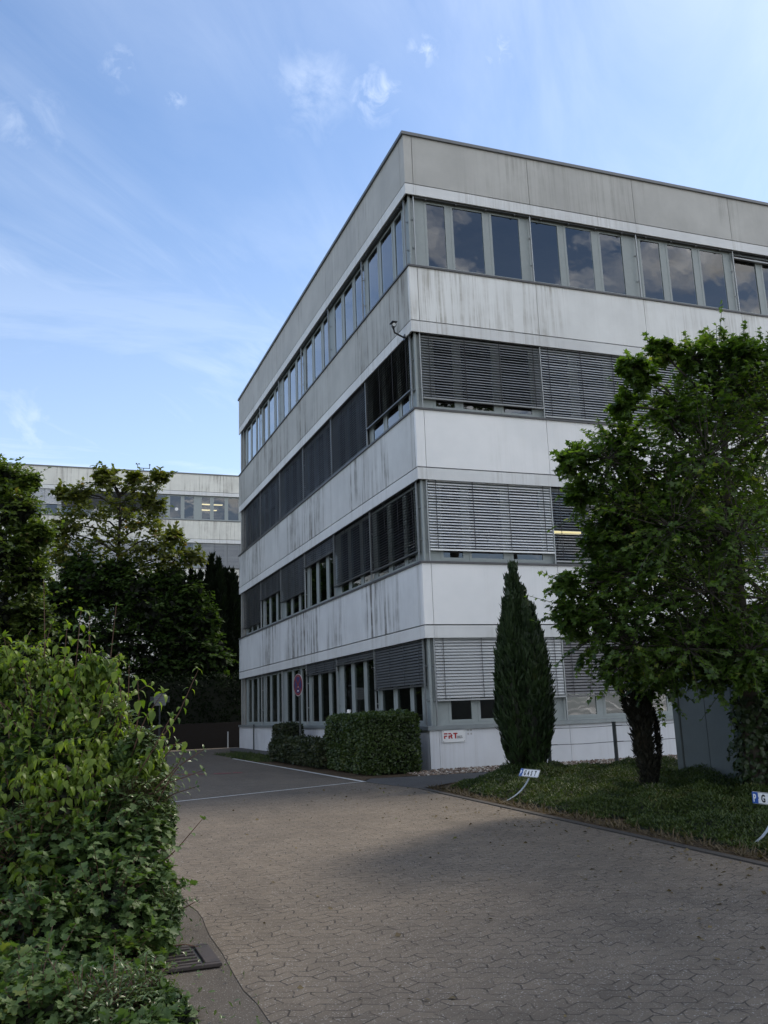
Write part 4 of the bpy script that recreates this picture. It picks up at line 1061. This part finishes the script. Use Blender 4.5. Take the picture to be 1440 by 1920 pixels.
# parked car mostly hidden by the shrubbery
def car(name, loc, rz, label):
    root = empty(name, loc, label, 'car')
    pm = plain('silver_car_paint', (.42,.43,.44), .3, .5, var=.04); gm = plain('car_glass', (.02,.025,.03), .08, 0, .8, var=.05)
    R = Matrix.Rotation(rz, 4, 'Z')
    def T(pts): return [tuple(Vector(loc)+R @ Vector(q)) for q in pts]
    prof = [(-2.1,.35),(-2.15,.75),(-1.95,.95),(-1.35,1.02),(-.75,1.42),(.75,1.46),(1.55,1.05),(2.05,.92),(2.12,.6),(2.05,.32)]
    mb = MB(); n = len(prof)
    ring = []
    for y, k, zk in ((-.85,1.,1.),(-.60,.985,1.015),(.60,.985,1.015),(.85,1.,1.)):
        ring.append([(x*k, y*(1 if z < 1.03 else .82), z*zk) for x, z in prof])
    for r in ring: mb.v += T(r)
    for a in range(3):
        for i in range(n):
            j = (i+1) % n; mb.f.append((a*n+i, a*n+j, (a+1)*n+j, (a+1)*n+i)); mb.mi.append(0)
    mb.f.append(tuple(range(n-1,-1,-1))); mb.f.append(tuple(range(3*n,4*n))); mb.mi += [0,0]
    mb.build('body', pm, root)
    for sy in (-1,1):
        mb = MB(); q = [(-1.2,1.04),(-.72,1.36),(.7,1.39),(1.3,1.06)]
        mb.v += T([(x, sy*.86 if z < 1.1 else sy*.715, z) for x, z in q]); mb.f.append((0,1,2,3)); mb.mi.append(0)
        mb.build('window', gm, root, fix=False)
    for pts, nm in (([(-1.40,.75),(-.80,.60)],'rear_window'),([(1.60,.75),(.80,.62)],'windscreen')):
        mb = MB(); (xa,ya),(xb,yb) = pts; za, zb = 1.07, 1.42
        mb.v += T([(xa,-ya,za),(xa,ya,za),(xb,yb,zb),(xb,-yb,zb)]); mb.f.append((0,1,2,3)); mb.mi.append(0)
        mb.build(nm, gm, root, fix=False)
    for x in (-1.3,1.3):
        for y in (-.86,.70):
            mb = MB(); c = T([(x,y,.31),(x,y+.16,.31)]); mb.tube(c, .31, 18); w = mb.build('wheel', M['black'], root)
            mb = MB(); c = T([(x,y-.01,.31),(x,y+.17,.31)]); mb.tube(c, .19, 14); mb.build('rim', M['steel'], w)
    for y in (-.65,.65):
        mb = MB(); c = T([(-2.13,y,.78),(-2.19,y,.78)]); mb.tube(c, .09, 10); mb.build('tail_light', plain('red_lens', (.3,.02,.02), .3), root)
        mb = MB(); c = T([(2.08,y,.72),(2.15,y,.72)]); mb.tube(c, .10, 10); mb.build('headlight', M['white'], root)
    return root
p = at(128, 1312, 26)
car('parked_car', (p[0]-.2, p[1]+.3, 0), rad(100), 'silver car parked in the dark behind the shrubbery')

# ---------------------------------------------------------------- signs
def textmesh(body, size, T, name, mat, parent, sx=.8, bold=.0, depth=.002):
    cu = bpy.data.curves.new('txt', 'FONT'); cu.body = body; cu.size = size; cu.offset = bold; cu.extrude = depth; cu.align_x = 'LEFT'
    o = bpy.data.objects.new('txt', cu); COL.objects.link(o)
    bpy.context.view_layer.update()
    me = bpy.data.meshes.new_from_object(o.evaluated_get(bpy.context.evaluated_depsgraph_get()))
    bpy.data.objects.remove(o)
    for v in me.vertices: v.co = Vector(T(v.co.x*sx, v.co.y, v.co.z))
    me.materials.clear(); me.name = name
    return link(name, me, mat, parent)

M['blue'] = plain('sign_blue', (.015,.085,.36), .4, var=.06)
M['ink'] = plain('sign_black', (.012,.012,.014), .5, var=.1)
M['red'] = plain('sign_red', (.38,.02,.025), .4, var=.06)
M['fred'] = plain('faded_red', (.17,.022,.03), .6, var=.2)
M['fblue'] = plain('faded_blue', (.02,.025,.12), .6, var=.2)
M['plate'] = plain('plate_white', (.80,.81,.82), .35, var=.04)

def guest_sign(post, centre, tilt, yaw, label):
    root = empty('parking_sign', tuple(post[0]), label, 'sign', 'bent guest parking signs')
    c = np.array(centre)
    # plate faces -X: its right runs to -Y, its top leans back by tilt
    ex = np.array([math.sin(yaw), -math.cos(yaw), 0]); nrm0 = np.array([-math.cos(yaw), -math.sin(yaw), 0])
    ez = np.array([0,0,1.])*math.cos(tilt) - nrm0*math.sin(tilt); nz = np.cross(ex, ez)
    if nz @ nrm0 < 0: nz = -nz
    def T(x, y, z=0): return tuple(c + ex*x + ez*y + nz*z)
    pl = MB(); w, h = .52, .112
    r = .012; out = [(-w/2+r,-h/2),(w/2-r,-h/2),(w/2,-h/2+r),(w/2,h/2-r),(w/2-r,h/2),(-w/2+r,h/2),(-w/2,h/2-r),(-w/2,-h/2+r)]
    pl.poly(out, -.002, .001, P=T); plate = pl.build('plate', M['plate'], root)
    e = .004
    mb = MB()
    for x0,x1,y0,y1 in ((-w/2+.006,w/2-.006,-h/2+.003,-h/2+.007),(-w/2+.006,w/2-.006,h/2-.007,h/2-.003),(w/2-.007,w/2-.003,-h/2+.008,h/2-.008)):
        mb.poly([(x0,y0),(x1,y0),(x1,y1),(x0,y1)], .0012, .0022, P=T)
    mb.build('border', M['ink'], plate)
    mb = MB(); mb.poly([(-w/2+.002,-h/2+.002),(-w/2+.082,-h/2+.002),(-w/2+.082,-.012),(-w/2+.094,0),(-w/2+.082,.012),(-w/2+.082,h/2-.002),(-w/2+.002,h/2-.002)], .0024, .0034, P=T)
    bl = mb.build('blue_field', M['blue'], plate)
    textmesh('P', .098, lambda x,y,z: T(x-w/2+.016, y-.036, z+.0046), 'letter', M['plate'], plate, .8, .003, .0008)
    for i, ch in enumerate('GAST'):
        textmesh(ch, .096, lambda x,y,z: T(x-w/2+.125+i*.092, y-.034, z+.0034), 'letter', M['ink'], plate, .78, .003, .0008)
    mb = MB()
    pts = [np.array(p) for p in post]
    for a, b in zip(pts[:-1], pts[1:]):
        o = ex*.02; t = nz*.003
        mb.hexa([a-o-t, a+o-t, a+o+t, a-o+t, b-o-t, b+o-t, b+o+t, b-o+t])
    mb.build('bent_post', M['steel'], root)
    return root
def bez(a, b, c, n=9):
    a, b, c = map(np.array, (a, b, c)); t = np.linspace(0,1,n)[:,None]
    return list((1-t)**2*a+2*t*(1-t)*b+t*t*c)
guest_sign(bez((-1.53,-6.03,-.09),(-1.22,-6.12,.0),(-1.13,-6.2,.24)), (-1.13,-6.22,.31), rad(26), rad(2), 'white guest sign on a knocked over curved strip before the cypress')
guest_sign(bez((-1.27,-10.58,-.17),(-.96,-10.66,-.08),(-.97,-10.74,.25)), (-.99,-10.72,.275), rad(2), rad(0), 'white guest sign cut off by the right edge of the picture, on a curved strip')

# company plate
cp = empty('company_sign', (.54, -.02, .67), 'white company plate with red letters FRT on the wall by the corner', 'sign')
def TS(x, y, z=0): return (.275+x, -.022-z, .545+y)
mb = MB(); mb.poly([(0,0),(.53,0),(.53,.245),(0,.245)], -.006, .006, P=TS); mb.build('plate', M['plate'], cp, bevel=.002)
def glyph(polys):
    mb = MB()
    for q in polys: mb.poly(q, .0075, .0085, P=TS)
    return mb.build('red_letter', M['red'], cp)
gx0, gy0, gh = .035, .075, .115
glyph([[(gx0,gy0+.088),(gx0+.083,gy0+.088),(gx0+.083,gy0+.115),(gx0,gy0+.115)], [(gx0,gy0),(gx0+.03,gy0),(gx0+.03,gy0+.040),(gx0+.075,gy0+.040),(gx0+.075,gy0+.066),(gx0,gy0+.066)]])
gx1 = gx0+.103
glyph([[(gx1,gy0+.088),(gx1+.075,gy0+.088),(gx1+.09,gy0+.075),(gx1+.09,gy0+.055),(gx1+.075,gy0+.043),(gx1+.098,gy0),(gx1+.064,gy0),(gx1+.044,gy0+.040),(gx1+.03,gy0+.040),(gx1+.03,gy0),(gx1,gy0),(gx1,gy0+.066),(gx1+.055,gy0+.066),(gx1+.055,gy0+.088)], [(gx1,gy0+.0885),(gx1+.07,gy0+.0885),(gx1+.06,gy0+.115),(gx1,gy0+.115)]])
gx2 = gx1+.112
glyph([[(gx2,gy0+.088),(gx2+.098,gy0+.088),(gx2+.098,gy0+.115),(gx2,gy0+.115)], [(gx2+.034,gy0),(gx2+.066,gy0),(gx2+.066,gy0+.0875),(gx2+.034,gy0+.0875)]])
for i, t in enumerate(('THE ART OF', 'METROLOGY')):
    textmesh(t, .026, lambda x,y,z: TS(x+gx2+.082, y+gy0+.032-.03*i, z+.008), 'small_print', M['ink'], cp, .85, .0008, .0006)
mb = MB()
for x in (.025,.505):
    for y in (.022,.222): mb.tube([TS(x,y,.006),TS(x,y,.010)], .009, 8)
mb.build('screws', M['steel'], cp)
mb = MB()
for x, y in ((.885,.775),(.955,.775),(.885,.70),(.955,.70)): mb.tube([(x,-.0005,y),(x,-.002,y)], .022, 12)
tag(mb.build('wall_plugs', plain('filler_grey', (.45,.45,.45), .8)), 'four pale filled holes on the wall beside the company plate', 'patches')

# no stopping sign
sp = np.array([-.62, 8.05, 0]); yaw = rad(-196)
ns = empty('no_stopping_sign', tuple(sp), 'round red and blue no stopping sign on a grey post beside the hedges', 'sign')
mb = MB(); mb.tube([sp+[0,0,-.1], sp+[0,0,2.42]], .032, 10); mb.tube([sp+[0,0,2.42], sp+[0,0,2.45]], .036, 10); mb.build('post', M['post'], ns, smooth=False)
nd = unit(np.array([-.985, -.17, 0])); ex = unit(np.cross(nd, [0,0,-1.])); ez = np.array([0,0,1.])
ctr = sp + nd*.045 + np.array([0,0,2.06])
def TD(x, y, z=0): return tuple(ctr+ex*x+ez*y+nd*z)
def disc(r0, r1, z0, z1, n=40):
    mb = MB()
    if r0 == 0: mb.poly([(r1*math.cos(a), r1*math.sin(a)) for a in np.linspace(0,2*math.pi,n,endpoint=False)], z0, z1, P=TD)
    else:
        for i in range(n):
            a, b = 2*math.pi*i/n, 2*math.pi*(i+1)/n
            mb.poly([(r0*math.cos(a),r0*math.sin(a)),(r1*math.cos(a),r1*math.sin(a)),(r1*math.cos(b),r1*math.sin(b)),(r0*math.cos(b),r0*math.sin(b))], z0, z1, P=TD)
    return mb
pn = disc(0, .315, -.004, 0).build('panel', M['plate'], ns)
disc(.235, .305, .001, .003).build('red_ring', M['fred'], pn)
disc(0, .234, .001, .0025).build('blue_centre', M['fblue'], pn)
mb = MB()
for sg in (1,-1):
    a, w = .7071, .032
    d = np.array([a, sg*a]); q = np.array([-d[1], d[0]])
    mb.poly([tuple(-d*.236-q*w), tuple(d*.236-q*w), tuple(d*.236+q*w), tuple(-d*.236+q*w)], .003+.0006*(sg+1), .0045+.0006*(sg+1), P=TD)
mb.build('red_cross', M['fred'], pn)
mb = MB(); mb.poly([(-.04,-.19),(.05,-.19),(.05,-.15),(-.04,-.15)], .006, .007, P=TD); mb.build('sticker', M['white'], pn)
mb = MB(); mb.box(sp[0]-.05,sp[0]+.05,sp[1]-.05,sp[1]+.05,1.98,2.02); mb.build('clamp', M['steel'], ns)

# white vent pipe and light shaft cover by the shaded facade
vp = MB(); x, y = -.22, 4.7
vp.tube([(x,y+.5,0),(x,y+.5,.85),(x,y+.46,1.05),(x,y+.30,1.17),(x,y+.12,1.2),(x,y+.02,1.2)], .04, 10); vp.tube([(x,y+.02,1.10),(x,y,1.30)], .05, 10)
tag(vp.build('vent_pipe', M['white'], None, smooth=True), 'white curved vent pipe rising behind the tall clipped hedge', 'pipe')
sc_ = empty('light_shaft', (-.3, 6.2, 0), 'white concrete light shaft with a grey lid by the shaded plinth behind the low hedge', 'light shaft')
mb = MB(); mb.box(-.58,-.1,5.5,7.0,-.05,.38); mb.build('body', M['plinth'], sc_, bevel=.01)
mb = MB(); mb.box(-.62,-.08,5.46,7.04,.385,.44); mb.build('lid', M['white'], sc_, bevel=.01)

# wire fence along the footpath
wf = empty('wire_fence', (1.9, -2.5, 0), 'low fence of dark posts and two thin wires along the footpath', 'fence')
for x in (1.36, 2.83, 4.3, 5.77, 7.24):
    mb = MB(); mb.tube([(x,-2.5,-.3),(x,-2.5,.86)], .038, 8); mb.tube([(x,-2.5,.86),(x,-2.5,.875)], .044, 8)
    mb.build('fence_post', M['post'], wf)
for z in (.80, .50):
    mb = MB(); mb.tube([(1.36,-2.5,z)]+[(1.36+.735*k,-2.5,z-(.012 if k%2 else 0)) for k in range(1,9)], .006, 5); mb.build('wire', M['post'], wf)
    mb = MB(); [mb.tube([(x-.02,-2.54,z),(x+.16,-2.54,z)], .009, 5) for x in (1.36,2.83,4.3)]; mb.build('wire_clip', M['black'], wf)

# ---------------------------------------------------------------- sky, sun
SUN_EL, SUN_AZ = rad(50), math.atan2(.93, .36)      # azimuth clockwise from +Y
sd = Vector((math.sin(SUN_AZ)*math.cos(SUN_EL), math.cos(SUN_AZ)*math.cos(SUN_EL), math.sin(SUN_EL)))
wd = bpy.data.worlds.new("World"); SC.world = wd; wd.use_nodes = True
nt = NT(wd.node_tree); nt.n.clear()
out = nt.node('ShaderNodeOutputWorld'); bg = nt.node('ShaderNodeBackground')
sky = nt.node('ShaderNodeTexSky'); sky.sky_type = 'NISHITA'; sky.sun_disc = False
sky.sun_elevation = SUN_EL; sky.sun_rotation = SUN_AZ; sky.air_density = 1.0; sky.dust_density = .6; sky.ozone_density = 2.2; sky.altitude = 150
tc = nt.node('ShaderNodeTexCoord').outputs['Generated']
x, y, z = nt.sep(tc)
zz = nt.math('MAXIMUM', nt.math('ADD', z, .10), .03)
px, py = nt.math('DIVIDE', x, zz), nt.math('DIVIDE', y, zz)
# high thin cirrus, drawn out in one direction
ca, sa = math.cos(rad(52)), math.sin(rad(52))
qa = nt.math('ADD', nt.math('MULTIPLY', px, ca), nt.math('MULTIPLY', py, sa))
qb = nt.math('SUBTRACT', nt.math('MULTIPLY', py, ca), nt.math('MULTIPLY', px, sa))
ci = nt.noise(nt.comb(nt.math('MULTIPLY', qa, .50), nt.math('MULTIPLY', qb, 2.1), 2.3), 1.7, 8, .64, .7)
ci2 = nt.noise(nt.comb(px, py, 9.1), .9, 4, .55, .3)
ci = nt.math('MULTIPLY', nt.mapr(ci, .36, .74), nt.mapr(ci2, .30, .60))
# veil near the horizon
veil = nt.mapr(nt.noise(nt.comb(nt.math('MULTIPLY', px, .35), nt.math('MULTIPLY', py, 1.1), 4.), 1.6, 7, .62, .5), .42, .62)
veil = nt.math('MULTIPLY', veil, nt.mapr(z, .05, .55, .75, .0))
haze = nt.mapr(z, 0., .55, .42, 0.)
fr = nt.math('MAXIMUM', nt.math('MULTIPLY', ci, .50), nt.math('MAXIMUM', veil, haze), clamp=True)
S = .115
skyc = nt.mix(1.0, sky.outputs[0], (.92, .985, 1.03), 'MULTIPLY')
white = tuple(np.array([.80, .88, 1.0])/S*.86)
col = nt.mix(fr, skyc, white)
for (u, v, r0, k) in ((705,178,.030,.55),(793,95,.018,.45),(935,96,.016,.4),(228,125,.024,.28),(590,170,.055,.30),(330,185,.012,.25),(60,235,.05,.25),(70,800,.07,.35)):
    d0 = np.array([(u-720)/F, -(v-960)/F, 1.0]) @ RM; d0 = d0/np.linalg.norm(d0)
    dv = nt.node('ShaderNodeVectorMath'); dv.operation = 'DISTANCE'; nt.set(dv.inputs[0], tc); dv.inputs[1].default_value = tuple(d0)
    edge = nt.mapr(dv.outputs['Value'], r0*.25, r0*1.15, 1., 0.)
    nz_ = nt.mapr(nt.noise(tc, 1.1/r0, 6, .62, .5), .40, .66)
    fr = nt.math('MAXIMUM', fr, nt.math('MULTIPLY', nt.math('MULTIPLY', edge, nz_), k))
col = nt.mix(fr, skyc, white)
# heaped clouds in the half of the sky behind the viewer
cu = nt.noise(nt.comb(px, py, 11.7), 2.5, 7, .58, .25)
cu = nt.mapr(cu, .45, .57)
shade = nt.mapr(nt.noise(nt.comb(px, py, 12.3), 3.2, 5, .55, .2), .40, .64)
cumc = nt.mix(shade, tuple(np.array([1.0,.98,.95])/S*1.7), tuple(np.array([.36,.36,.37])/S*1.0))
back = nt.mapr(y, .12, -.12)
col = nt.mix(nt.math('MULTIPLY', cu, back), col, cumc)
nt.l.new(col, bg.inputs[0]); bg.inputs[1].default_value = S
nt.l.new(bg.outputs[0], out.inputs[0])

sl = bpy.data.lights.new('sun', 'SUN'); sl.energy = 2.0; sl.angle = rad(9.0); sl.color = (1., .90, .76)
so = bpy.data.objects.new('sun', sl); COL.objects.link(so)
so.rotation_euler = sd.to_track_quat('Z', 'Y').to_euler(); so.location = (20, 0, 40)

SC.view_settings.view_transform = 'Standard'; SC.view_settings.look = 'None'
SC.view_settings.exposure = 0.74; SC.view_settings.gamma = 1.0; SC.view_settings.use_curve_mapping = False
SC.cycles.max_bounces = 8; SC.cycles.transparent_max_bounces = 12
SC.cycles.use_denoising = True
